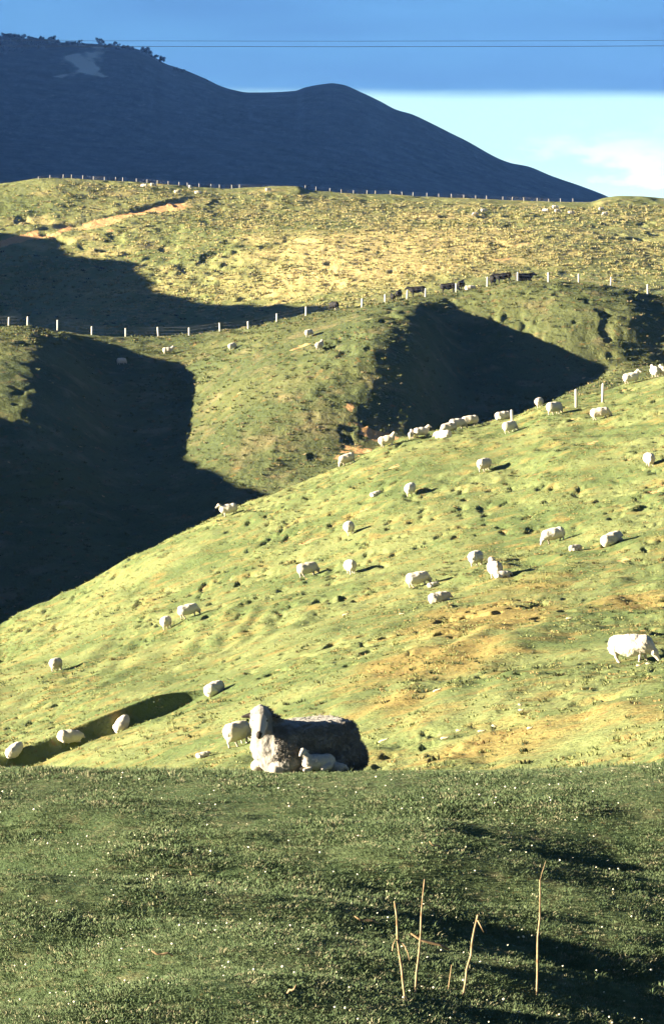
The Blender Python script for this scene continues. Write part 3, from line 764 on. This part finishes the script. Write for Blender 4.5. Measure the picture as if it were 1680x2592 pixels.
for pose, px, py, hdg, lab in [
    ('graze', 364, 474, 170, 'leftmost of two white dots of sheep side by side under the far left fence'),
    ('graze', 388, 472, 20, 'right one of two white dots of sheep side by side under the far left fence'),
    ('lie', 449, 487, 10, 'white sheep above the far clay scarp, below the far ridge pair'),
    ('graze', 481, 477, 80, 'white sheep right against the far ridge fence above the scarp end'),
    ('lie', 501, 489, 10, 'white sheep lying at the upper right end of the far clay scarp'),
    ('graze', 679, 484, 30, 'white sheep on the low pale hump of the far ridge'),
    ('graze', 1202, 546, 200, 'lower left of two far sheep below the ridge, right of centre'),
    ('graze', 1224, 537, 20, 'upper right of two far sheep below the ridge, right of centre'),
    ('graze', 1380, 537, 170, 'leftmost of a loose far group of four sheep at the right'),
    ('graze', 1405, 528, 10, 'topmost of a loose far group of four sheep at the right'),
    ('graze', 1411, 538, 20, 'lower middle of a loose far group of four sheep at the right'),
    ('lie', 1445, 540, 10, 'rightmost of a loose far group of four sheep at the right'),
    ('graze', 1522, 533, 30, 'upper one of two far sheep near the right edge'),
    ('graze', 1531, 545, 200, 'lower one of two far sheep near the right edge'),
]:
    stand_on('sheep', SHEEP[pose], px, py, 690, 860, hdg, lab, 'sheep', G_FAR, 1.15)
G_COW = 'black cattle on the middle ridge'
for pose, px, py, hdg, sc, lab in [
    ('stand', 995, 762, 100, 0.72, 'small black calf, leftmost at the left end of the cattle line'),
    ('stand', 1010, 757, 80, 0.9, 'black cow seen end-on beside the small calf'),
    ('stand', 1057, 748, 178, 1.0, 'black cow side-on facing left with its head up'),
    ('graze', 1137, 735, 2, 1.0, 'black cow side-on grazing in the middle of the cattle line'),
    ('stand', 1168, 731, 75, 0.95, 'black cow end-on just right of the grazing one'),
    ('stand', 1249, 717, 95, 0.95, 'black cow end-on right of a pale fence post, left of a side-on cow'),
    ('stand', 1275, 714, 182, 1.0, 'black cow side-on under the crest right of centre'),
    ('lie', 1326, 704, 20, 1.1, 'black cow lying on the crest, rightmost of the cattle'),
    ('graze', 846, 786, 120, 0.9, 'black cow by a fence post left of the cattle line'),
]:
    stand_on('cow', COWS[pose], px, py, 440, 485, hdg, lab, 'cow', G_COW, sc, sink=0.05)

# ------------------------------------------------------------------ fences
def tube_mesh(name, pts, r, mat, sides=6):
    v = []; f = []
    pts = [np.array(p, float) for p in pts]
    for i, p in enumerate(pts):
        d = pts[min(i + 1, len(pts) - 1)] - pts[max(i - 1, 0)]; d /= np.linalg.norm(d)
        u = np.cross(d, (0.31, 0.17, 0.93)); u = u / max(np.linalg.norm(u), 1e-6); w = np.cross(d, u)
        rr = r[i] if isinstance(r, (list, tuple, np.ndarray)) else r
        for k in range(sides):
            a = 2 * math.pi * k / sides; v.append(p + rr * (u * math.cos(a) + w * math.sin(a)))
    n = len(pts)
    for i in range(n - 1):
        for k in range(sides):
            f.append((i * sides + k, i * sides + (k + 1) % sides, (i + 1) * sides + (k + 1) % sides, (i + 1) * sides + k))
    f.append(tuple(range(sides))[::-1]); f.append(tuple(range((n - 1) * sides, n * sides)))
    return mesh(name, v, f, [mat])
POSTM = Mat('weathered_post', 0.9)
POSTM = POSTM.color(POSTM.mix(POSTM.noise(9, 3), (0.62, 0.60, 0.55), (0.40, 0.38, 0.34))).m
WIREM = Mat('fence_wire', 0.5, 0.4).color((0.42, 0.42, 0.42)).m
def post_mesh(h, r):
    return tube_mesh('post', [(0, 0, -0.4), (0, 0, h * 0.5), (0.01, 0, h - 0.04), (0.012, 0, h)], [r, r * 0.97, r * 0.93, r * 0.7], POSTM, 8)
def fence(label, bases, h, r, wires=True):
    root = obj('fence', None, loc=tuple(bases[0])); tag(root, label, 'fence')
    pm = post_mesh(h, r); b0 = np.array(bases[0])
    for b in bases:
        o = obj('post', pm, root, tuple(np.array(b) - b0))
        o.rotation_euler = (rng.normal(0, 0.03), rng.normal(0, 0.05), rng.uniform(0, 6)); o.scale = (1, 1, rng.uniform(0.9, 1.06))
    if wires:
        for hz in (0.35, 0.65, 0.92):
            pts = [np.array(b) - b0 + np.array((0, -r, h * hz)) for b in sorted(bases, key=lambda q: q[0])]
            obj('wire', tube_mesh('wire', pts, 0.004, WIREM, 3), root)
    return root
MIDP = [(-40,822),(20,822),(68,822),(144,833),(231,846),(317,850),(400,849),(478,849),(556,838),(628,833),(700,814),(774,799),(850,785),(916,775),(975,765),(1030,756),(1077,750),(1155,737),(1234,722),(1311,710),(1389,711),(1466,715),(1547,721),(1641,741),(1710,757)]
fence('wire fence of pale posts along the crest of the middle hill', [find(x, y + 3, 445, 480) + np.array((0, 1.2, -0.10)) for x, y in MIDP], 1.35, 0.12)
NEARP = []
for x, y in ((1297,1033),(1458,985),(1525,966)):
    b = find(x, y + 60, 200, 245); yd = b[1] + 4.0; t, m = ray(x, y); NEARP.append(np.array((t * yd, yd, m * yd - 1.1)))
fence('three pale posts of a fence just behind the near ridge', NEARP, 1.1, 0.085, False)
fx = list(range(100, 620, 27)) + list(range(770, 1480, 31))
fence('far ridge fence of pale posts against the blue mountain', [find(x + float(rng.normal(0, 3)), float(np.interp(x, [c[0] for c in FAR_CREST], [c[1] for c in FAR_CREST])), 690, 868) + np.array((0, 0.5, 0)) for x in fx], 0.85, 0.055)

# ------------------------------------------------------------------ grass and tussocks
def tuft_mesh(name, n, h, r, w, droop, mat, seed):
    g = np.random.default_rng(seed); v = []; f = []
    for i in range(n):
        a = g.uniform(0, 2 * math.pi); rr = r * math.sqrt(g.uniform(0, 1)) * 0.55
        b = np.array((rr * math.cos(a), rr * math.sin(a), -0.08 * h)); out = np.array((math.cos(a), math.sin(a), 0)) + g.normal(0, 0.35, 3) * (1, 1, 0)
        hh = h * g.uniform(0.55, 1.1); k = droop * g.uniform(0.4, 1.2)
        mid = b + np.array((0, 0, hh * 0.62)) + out * k * 0.35 * hh; tip = b + np.array((0, 0, hh * (1 - 0.25 * k))) + out * k * hh
        q = g.uniform(0, math.pi); s = np.array((math.cos(q), math.sin(q), 0)) * w * 0.5
        n0 = len(v); v += [b - s, b + s, mid - s * 0.8, mid + s * 0.8, tip]
        f += [(n0, n0 + 1, n0 + 3, n0 + 2), (n0 + 2, n0 + 3, n0 + 4)]
    return mesh(name, v, f, [mat], False)
def blade_mat(name, a, b, c, pc=0.75):
    m = Mat(name, 0.85, 0.15)
    r = m.rnd()
    col = m.mix(m.ramp(r, 0.0, pc), a, b); col = m.mix(m.ramp(r, pc, pc + 0.02), col, c)
    m.color(col)
    m.b.inputs['Transmission Weight'].default_value = 0.0
    return m.m
def scatter(name, protos, P, scl, label, cat, tilt=0.15, flat=None):
    """many small plants as one object: points that carry copies of a few tufts"""
    col = bpy.data.collections.new(name + '_kinds')
    for i, me in enumerate(protos):
        o = bpy.data.objects.new(name + '_kind', me); col.objects.link(o)
    n = len(P)
    me = bpy.data.meshes.new(name); me.vertices.add(n); me.vertices.foreach_set('co', np.asarray(P, np.float32).ravel())
    rot = np.stack([rng.normal(0, tilt, n), rng.normal(0, tilt, n), rng.uniform(0, 6.28, n)], 1).astype(np.float32)
    at = me.attributes.new('rot', 'FLOAT_VECTOR', 'POINT'); at.data.foreach_set('vector', rot.ravel())
    at = me.attributes.new('scl', 'FLOAT', 'POINT'); at.data.foreach_set('value', np.asarray(scl, np.float32))
    o = obj(name, me); tag(o, label, cat, kind='stuff')
    ng = bpy.data.node_groups.new(name, 'GeometryNodeTree')
    ng.interface.new_socket('Geometry', in_out='INPUT', socket_type='NodeSocketGeometry')
    ng.interface.new_socket('Geometry', in_out='OUTPUT', socket_type='NodeSocketGeometry')
    N = ng.nodes; L = ng.links
    gi = N.new('NodeGroupInput'); go = N.new('NodeGroupOutput')
    ci = N.new('GeometryNodeCollectionInfo'); ci.inputs['Collection'].default_value = col
    ci.inputs['Separate Children'].default_value = True; ci.inputs['Reset Children'].default_value = True
    iop = N.new('GeometryNodeInstanceOnPoints'); iop.inputs['Pick Instance'].default_value = True
    ra = N.new('GeometryNodeInputNamedAttribute'); ra.data_type = 'FLOAT_VECTOR'; ra.inputs['Name'].default_value = 'rot'
    sa = N.new('GeometryNodeInputNamedAttribute'); sa.data_type = 'FLOAT'; sa.inputs['Name'].default_value = 'scl'
    rv = N.new('FunctionNodeRandomValue'); rv.data_type = 'INT'; rv.inputs['Min'].default_value = 0; rv.inputs['Max'].default_value = len(protos) - 1
    m2p = N.new('GeometryNodeMeshToPoints')
    L.new(gi.outputs[0], m2p.inputs[0]); L.new(m2p.outputs[0], iop.inputs['Points'])
    L.new(ci.outputs[0], iop.inputs['Instance']); L.new(ra.outputs[0], iop.inputs['Rotation']); L.new(sa.outputs[0], iop.inputs['Scale'])
    io = [x for x in rv.outputs if x.enabled][0]
    L.new(io, iop.inputs['Instance Index']); L.new(iop.outputs[0], go.inputs[0])
    md = o.modifiers.new('scatter', 'NODES'); md.node_group = ng
    return o
def spread(n, y0, y1, power=1.0, tmax=0.103):
    u = rng.uniform(0, 1, n); y = (y0 ** (1 + power) + u * (y1 ** (1 + power) - y0 ** (1 + power))) ** (1 / (1 + power))
    t = rng.uniform(-tmax, tmax, n); return t * y, y

# close-cropped pasture grass
gm = blade_mat('pasture_grass', (0.072, 0.112, 0.050), (0.130, 0.165, 0.082), (0.28, 0.26, 0.16), 0.90)
tufts = [tuft_mesh('tuft', 32, 0.022, 0.15, 0.0045, 1.2, gm, 100 + i) for i in range(4)]
x, y = spread(42000, 21.5, 40.5, 0.3)
k = fbm(x * 1.4, y * 0.8, 81, 3); keep = rng.uniform(-0.5, 0.5, len(x)) < k + 0.85
x, y, k = x[keep], y[keep], k[keep]
scatter('pasture_grass', tufts, np.stack([x, y, heights(x, y)], 1), np.clip(0.85 + 0.6 * k, 0.5, 1.4) * rng.uniform(0.7, 1.3, len(x)), 'short cropped green grass of the foreground pasture', 'grass')
# taller ungrazed tufts here and there and along the brow
tall = [tuft_mesh('tuft', 18, 0.075, 0.10, 0.006, 0.9, gm, 150 + i) for i in range(3)]
x1, y1 = spread(260, 22, 36, 0.3); y2 = rng.uniform(36.4, 38.0, 420); x2 = rng.uniform(-0.1, 0.1, 420) * y2
x = np.concatenate([x1, x2]); y = np.concatenate([y1, y2]); kk = fbm(x * 1.1, y * 0.6, 95, 2) > -0.05; x, y = x[kk], y[kk]
scatter('tall_grass', tall, np.stack([x, y, heights(x, y)], 1), rng.uniform(0.35, 1.1, len(x)), 'taller grass tufts on the foreground brow and pasture', 'grass')
# tufts on the near hill
gm = blade_mat('hill_grass', (0.14, 0.17, 0.065), (0.23, 0.23, 0.095), (0.29, 0.21, 0.09), 0.85)
tufts = [tuft_mesh('tuft', 16, 0.075, 0.26, 0.03, 1.3, gm, 110 + i) for i in range(4)]
x, y = spread(26000, 60, 246, 0.6)
k = fbm(x * 0.35, y * 0.2, 83, 3); keep = rng.uniform(-0.4, 0.6, len(x)) < k + 0.1
x, y = x[keep], y[keep]
scatter('hill_grass', tufts, np.stack([x, y, heights(x, y)], 1), rng.uniform(0.4, 1.15, len(x)), 'rough grass tufts over the near green hill', 'grass')
# darker rushes in loose patches on the near hill
gm = blade_mat('rush', (0.030, 0.042, 0.020), (0.055, 0.065, 0.028), (0.14, 0.10, 0.045), 0.85)
tufts = [tuft_mesh('rush', 26, 0.13, 0.30, 0.03, 1.0, gm, 120 + i) for i in range(3)]
x, y = spread(9000, 75, 240, 0.6)
k = fbm(x * 0.25, y * 0.11, 86, 3); keep = (k > 0.22) & (rng.uniform(0, 1, len(x)) < 0.30)
x, y = x[keep], y[keep]
scatter('rush_clumps', tufts, np.stack([x, y, heights(x, y)], 1), rng.uniform(0.35, 1.1, len(x)), 'small dark rush clumps dotted over the near green hill', 'rushes')
# tussocks of the middle and far hills
gm = blade_mat('tussock', (0.085, 0.105, 0.043), (0.135, 0.145, 0.062), (0.21, 0.17, 0.09), 0.84)
tufts = [tuft_mesh('tussock', 16, 0.26, 0.45, 0.10, 1.2, gm, 130 + i) for i in range(4)]
x, y = spread(15000, 345, 478, 1.0)
k = fbm(x * 0.07, y * 0.05, 88, 3); keep = (rng.uniform(-0.5, 0.6, len(x)) < k + 0.05) & (sample(clay, x, y) < 0.3)
x, y = x[keep], y[keep]
scatter('tussock_grass', tufts, np.stack([x, y, heights(x, y)], 1), rng.uniform(0.4, 1.2, len(x)), 'rough tussock grass over the middle hill', 'grass')
gm = blade_mat('dry_tussock', (0.20, 0.21, 0.09), (0.40, 0.34, 0.16), (0.07, 0.07, 0.04), 0.93)
tufts = [tuft_mesh('dry_tussock', 16, 0.42, 0.75, 0.18, 1.2, gm, 140 + i) for i in range(4)]
x, y = spread(22000, 690, 832, 1.0)
k = fbm(x * 0.03, y * 0.03, 91, 3); keep = (rng.uniform(-0.5, 0.5, len(x)) < k + 0.15) & (sample(clay, x, y - 0.8) < 0.2)
x, y = x[keep], y[keep]
scatter('dry_tussock_grass', tufts, np.stack([x, y, heights(x, y)], 1), rng.uniform(0.4, 1.25, len(x)), 'dry tussock grass over the sunny far hill', 'grass')

# ------------------------------------------------------------------ daisies, stalks and sticks
def daisies():
    n = 430
    x, y = spread(n, 22, 37, 0.2); z = heights(x, y) + rng.uniform(0.025, 0.07, n)
    v = []; f = []
    for i in range(n):
        r = rng.uniform(0.005, 0.0125); c = np.array((x[i], y[i], z[i])); nrm = np.array((rng.normal(-0.2, 0.4), rng.normal(-0.5, 0.4), 1.0)); nrm /= np.linalg.norm(nrm)
        u = np.cross(nrm, (0.3, 0.9, 0.1)); u /= np.linalg.norm(u); w = np.cross(nrm, u); b = len(v)
        for k in range(6): v.append(c + r * (u * math.cos(k * math.pi / 3) + w * math.sin(k * math.pi / 3)))
        v += [c + nrm * r * 0.5, c - nrm * r * 0.4]
        for k in range(6): f += [(b + k, b + (k + 1) % 6, b + 6), (b + (k + 1) % 6, b + k, b + 7)]
    m = Mat('daisy', 0.8).color((0.72, 0.68, 0.50)).m
    tag(obj('daisies', mesh('daisies', v, f, [m])), 'pale daisy heads sprinkled through the foreground grass', 'daisies', kind='stuff')
daisies()
sm = Mat('dry_stalk', 0.85)
STALK = sm.color(sm.mix(sm.ramp(sm.noise(14, 3), 0.35, 0.7), (0.40, 0.29, 0.17), (0.20, 0.13, 0.07))).m
bm_ = Mat('bleached_wood', 0.9)
BLEACH = bm_.color(bm_.mix(bm_.noise(12, 3), (0.62, 0.56, 0.40), (0.48, 0.41, 0.27))).m
def at_depth(px, py, Y):
    t, m = ray(px, py); return np.array((t * Y, Y, m * Y))
def stalk(name, label, cat, base, top, r0, r1, kink=0.012, n=7, extra=(), group=None, sink=0.12):
    kink = kink * 0.35
    """a dead stem standing in the grass; base/top as photograph pixels"""
    p = find(*base, 20, 40); q = at_depth(*top, p[1] + rng.uniform(-0.05, 0.12))
    pts = []
    for i in range(n):
        u = i / (n - 1); b = p + (q - p) * u + rng.normal(0, kink, 3) * (0 if i in (0, n - 1) else 1); pts.append(b - p)
    pts.insert(0, (p - q) / np.linalg.norm(p - q) * sink)
    r0 *= 0.66; r1 *= 0.62
    rr = [r0] + [(r0 + (r1 - r0) * i / (n - 1)) * (1.22 if i in (2, 4) else 1.0) for i in range(n)]
    root = obj(name, tube_mesh(name, pts, rr, STALK, 7), loc=tuple(p)); tag(root, label, cat, group)
    for nm, path, r in extra:
        q = [at_depth(a, b, p[1] - 0.01 * k) - p for k, (a, b) in enumerate(path)]
        obj(nm, tube_mesh(nm, q, np.linspace(r, r * 0.5, len(q)).tolist(), STALK, 5), root)
    return root
GS = 'dry dead stalks standing in the foreground'
stalk('dry_stalk', 'dry pale stalk leaning left, leftmost of four at the bottom', 'stalk', (1025, 2532), (998, 2282), 0.013, 0.010, extra=[('withered_leaf', [(1012,2384),(1001,2380),(995,2392),(992,2408)], 0.006), ('withered_leaf', [(1014,2386),(1024,2395),(1032,2412),(1036,2432)], 0.006)], group=GS)
stalk('dry_stalk', 'dry stalk second from the left, crossing a slanting broken stem', 'stalk', (1051, 2514), (1074, 2226), 0.013, 0.007, group=GS)
stalk('dry_stalk', 'short thick dry stalk leaning right, third from the left', 'stalk', (1171, 2524), (1209, 2317), 0.012, 0.013, extra=[('withered_leaf', [(1208,2330),(1216,2345),(1224,2361)], 0.005)], group=GS)
stalk('dry_stalk', 'tall thin upright dry stalk, rightmost of the four', 'stalk', (1358, 2520), (1366, 2228), 0.012, 0.009, extra=[('seed_head', [(1366,2230),(1372,2208),(1381,2180)], 0.003)], group=GS)
stalk('dry_stalk', 'thin short faint stalk between the second and third stalks', 'stalk', (1134, 2508), (1143, 2443), 0.006, 0.004, group=GS, kink=0.005)
def lying(name, label, a, b, r, lo, hi, lift=0.03, mat=None, group=None):
    p = find(*a, lo, hi); q = at_depth(*b, p[1] - 0.02)
    h = heights(np.array([q[0]]), np.array([q[1]]))[0]
    q[2] = max(q[2], h)
    pts = [np.array((0, 0, lift)) + (q - p) * u + np.array((0, 0, 0.012 * math.sin(u * 7))) for u in np.linspace(0, 1, 5)]
    o = obj(name, tube_mesh(name, pts, [r * 0.8, r, r * 1.05, r * 0.9, r * 0.5], mat or STALK, 7), loc=tuple(p))
    return tag(o, label, 'stick', group)
GL = 'broken dry stems in the foreground grass'
lying('broken_stem', 'slanting broken stem lying across the second stalk', (1137,2415), (1039,2376), 0.012, 20, 40, group=GL)
lying('broken_stem', 'broken stem slanting down to the leftmost stalk', (957,2348), (897,2332), 0.009, 20, 40, group=GL)
lying('broken_stem', 'small pale stick lying in the middle of the foreground grass above the stalks', (1115,2156), (1086,2141), 0.008, 20, 40, group=GL)
lying('broken_stem', 'pale dry stick lying at the lower left of the foreground', (438,2430), (384,2421), 0.009, 20, 40, group=GL)
lying('broken_stem', 'tiny pale stick lying left of centre in the foreground', (495,2228), (481,2217), 0.009, 20, 40, group=GL)
lying('broken_stem', 'pale stem leaning in the grass at the bottom centre', (727,2527), (750,2508), 0.008, 20, 40, group=GL)
GB = 'bleached sticks lying on the near green slope'
for px, py, ln, lab in [
    (971,1884,26,'longest bleached stick, right beside the rump of the foreground ewe'),
    (1126,1875,22,'thick bleached stick right of the one beside the foreground ewe'),
    (1219,1857,20,'bleached stick in the middle of the low row right of the ewe'),
    (1251,1842,14,'short tilted bleached stick above the middle of the low row'),
    (1161,1855,14,'small bleached chip left of the middle stick in the low row'),
    (1341,1850,14,'bleached chip at the right end of the low row right of the ewe'),
    (1319,1803,14,'bleached chip low right of centre, below its smaller twin'),
    (1316,1789,9,'tiny bleached chip just above a longer one, low right of centre'),
    (1107,1755,22,'thin bleached stick above the ewe, on the orange dry grass'),
    (1616,1690,12,'left bleached chip in front of the big right-hand sheep'),
    (1640,1685,12,'right bleached chip in front of the big right-hand sheep'),
    (1440,1569,16,'bleached stick alone left above the big right-hand sheep'),
    (1017,1558,16,'bleached stick at the centre of the slope below the lying sheep'),
    (874,1560,15,'bleached stick left of centre of the slope, level with another'),
]:
    dy = rng.uniform(-0.3, 0.3) * ln
    lying('bleached_stick', lab, (px - ln / 2, py + 1), (px + ln / 2, py + 1 + dy * 0.5), 0.028, 60, 240, 0.05, BLEACH, GB)

# ------------------------------------------------------------------ trees along the mountain top
TRUNK = Mat('far_trunk').color((0.05, 0.04, 0.03)).m
LEAF = blade_mat('far_leaves', (0.005, 0.008, 0.007), (0.012, 0.016, 0.013), (0.009, 0.013, 0.010))
def tree_meshes(h, w, seed, lobes=8, n=300):
    g = np.random.default_rng(seed)
    tr = tube_mesh('trunk', [(0, 0, -1), (0.1, 0, h * 0.3), (0.0, 0.1, h * 0.75)], [0.03 * h, 0.022 * h, 0.008 * h], TRUNK, 6)
    c = np.stack([g.normal(0, w * 0.26, lobes), g.normal(0, w * 0.26, lobes), h * g.uniform(0.38, 0.86, lobes)], 1)
    v = []; f = []
    for i in range(n):
        q = c[g.integers(lobes)]; d = g.normal(0, 1, 3); d /= np.linalg.norm(d)
        p = q + d * (w * 0.22) * g.uniform(0.55, 1.05); s = g.uniform(0.06, 0.12) * h
        u = g.normal(0, 1, 3); u /= np.linalg.norm(u); x = np.cross(u, d); x /= max(np.linalg.norm(x), 1e-6)
        b = len(v); v += [p + u * s, p + x * s * 0.8, p - u * s, p - x * s * 0.8]; f.append((b, b + 1, b + 2, b + 3))
    return tr, mesh('crown', v, f, [LEAF], False)
KINDS = [tree_meshes(h, w, 200 + i) for i, (h, w) in enumerate(((7.5, 7), (6.5, 6.5), (8.5, 6), (5.5, 7)))]
def tree(px, kind, sc, label, group, back=0.0):
    py = float(np.interp(px, [c[0] for c in MTN_CREST], [c[1] for c in MTN_CREST]))
    p = find(px, py + 2, 2400, 3800); p[1] += back
    z = heights(np.array([p[0]]), np.array([p[1]]))[0]
    root = obj('tree', None, loc=(p[0], p[1], z - 0.3)); root.rotation_euler = (0, 0, rng.uniform(0, 6)); root.scale = (sc,) * 3
    obj('trunk', KINDS[kind][0], root); obj('crown', KINDS[kind][1], root)
    return tag(root, label, 'tree', group)
GT = 'dark trees along the mountain top'
px = -6.0
while px < 342:
    if not (222 < px < 240):
        edge = np.interp(px, (-10, 60, 110, 200, 245, 300, 340), (1.0, 1.05, 0.85, 0.6, 0.5, 0.6, 0.55))
        tree(px, int(rng.integers(4)), edge * rng.uniform(0.7, 1.15), ('dark tree in the close row at the far left of the mountain top' if px < 110 else 'dark tree in the thinning row left of the pale slip on the mountain top' if px < 230 else 'dark tree in the low row right of the pale slip on the mountain top'), GT, rng.uniform(-20, 20))
    px += rng.uniform(4.5, 9.5)
for k in range(26):
    qx = rng.uniform(-5, 135); qy = rng.uniform(108, 140 - 0.12 * max(qx, 0))
    p = find(qx, qy, 2400, 3800)
    r_ = obj('tree', None, loc=tuple(p)); r_.scale = (rng.uniform(0.6, 1.1),) * 3; r_.rotation_euler = (0, 0, rng.uniform(0, 6)); kd = KINDS[int(rng.integers(4))]
    obj('trunk', kd[0], r_); obj('crown', kd[1], r_); tag(r_, 'dark tree in the wood below the mountain top, far left', 'tree', 'wood below the mountain top')
tree(252, 2, 1.0, 'dark tree standing up beside the top of the pale slip', GT)
tree(133, 2, 1.0, 'taller dark tree sticking out of the mountain-top row at left', GT)
tree(364, 0, 0.95, 'left of the two big dark trees where the mountain edge starts to fall', GT)
tree(375, 0, 1.15, 'right of the two big dark trees where the mountain edge starts to fall', GT)
tree(390, 3, 0.9, 'dark bush-like tree just right of the two big trees on the edge', GT)
tree(409, 2, 0.95, 'lone round tree on the falling mountain edge against the sky', GT)
tree(446, 3, 0.5, 'small dark shrub-like tree lower down the falling mountain edge', GT)
tree(462, 3, 0.55, 'right-hand small shrub-like tree of two on the falling mountain edge', GT)
tree(527, 1, 0.35, 'last tiny tree low on the falling mountain edge', GT)

# ------------------------------------------------------------------ overhead wires
CABLE = Mat('overhead_cable', 0.6, 0.3).color((0.02, 0.04, 0.09)).m
for py, r, lab in ((103, 0.003, 'upper of two thin overhead wires crossing the sky'), (117, 0.0042, 'lower of two thin overhead wires crossing the sky')):
    pts = []
    for u in np.linspace(-1, 1, 25):
        t, m = ray(840, py); pts.append((u * 45, 60.0, m * 60 + 0.9 * (u * u) - 0.0))
    tag(obj('overhead_wire', tube_mesh('overhead_wire', pts, r, CABLE, 6)), lab, 'wire', 'overhead wires')

# ------------------------------------------------------------------ the air
def haze():
    lo = np.array((-75000.0, -40.0, float(Z.min()) - 1.0)); hi = np.array((70000.0, 61000.0, float(Z.max()) + 15.0))
    v = [(x, y, z) for x in (lo[0], hi[0]) for y in (lo[1], hi[1]) for z in (lo[2], hi[2])]
    f = [(0, 1, 3, 2), (4, 6, 7, 5), (0, 4, 5, 1), (2, 3, 7, 6), (0, 2, 6, 4), (1, 5, 7, 3)]
    m = bpy.data.materials.new('haze_air'); m.use_nodes = True; N = m.node_tree.nodes; N.clear()
    out = N.new('ShaderNodeOutputMaterial'); pv = N.new('ShaderNodeVolumePrincipled')
    pv.inputs['Color'].default_value = (0.11, 0.30, 0.95, 1); pv.inputs['Density'].default_value = 3.3e-5
    pv.inputs['Absorption Color'].default_value = (1, 1, 1, 1)
    m.node_tree.links.new(pv.outputs[0], out.inputs['Volume'])
    tag(obj('haze', mesh('haze', v, f, [m], False)), 'thin blue haze filling the air over the hills', 'haze', kind='stuff')
haze()
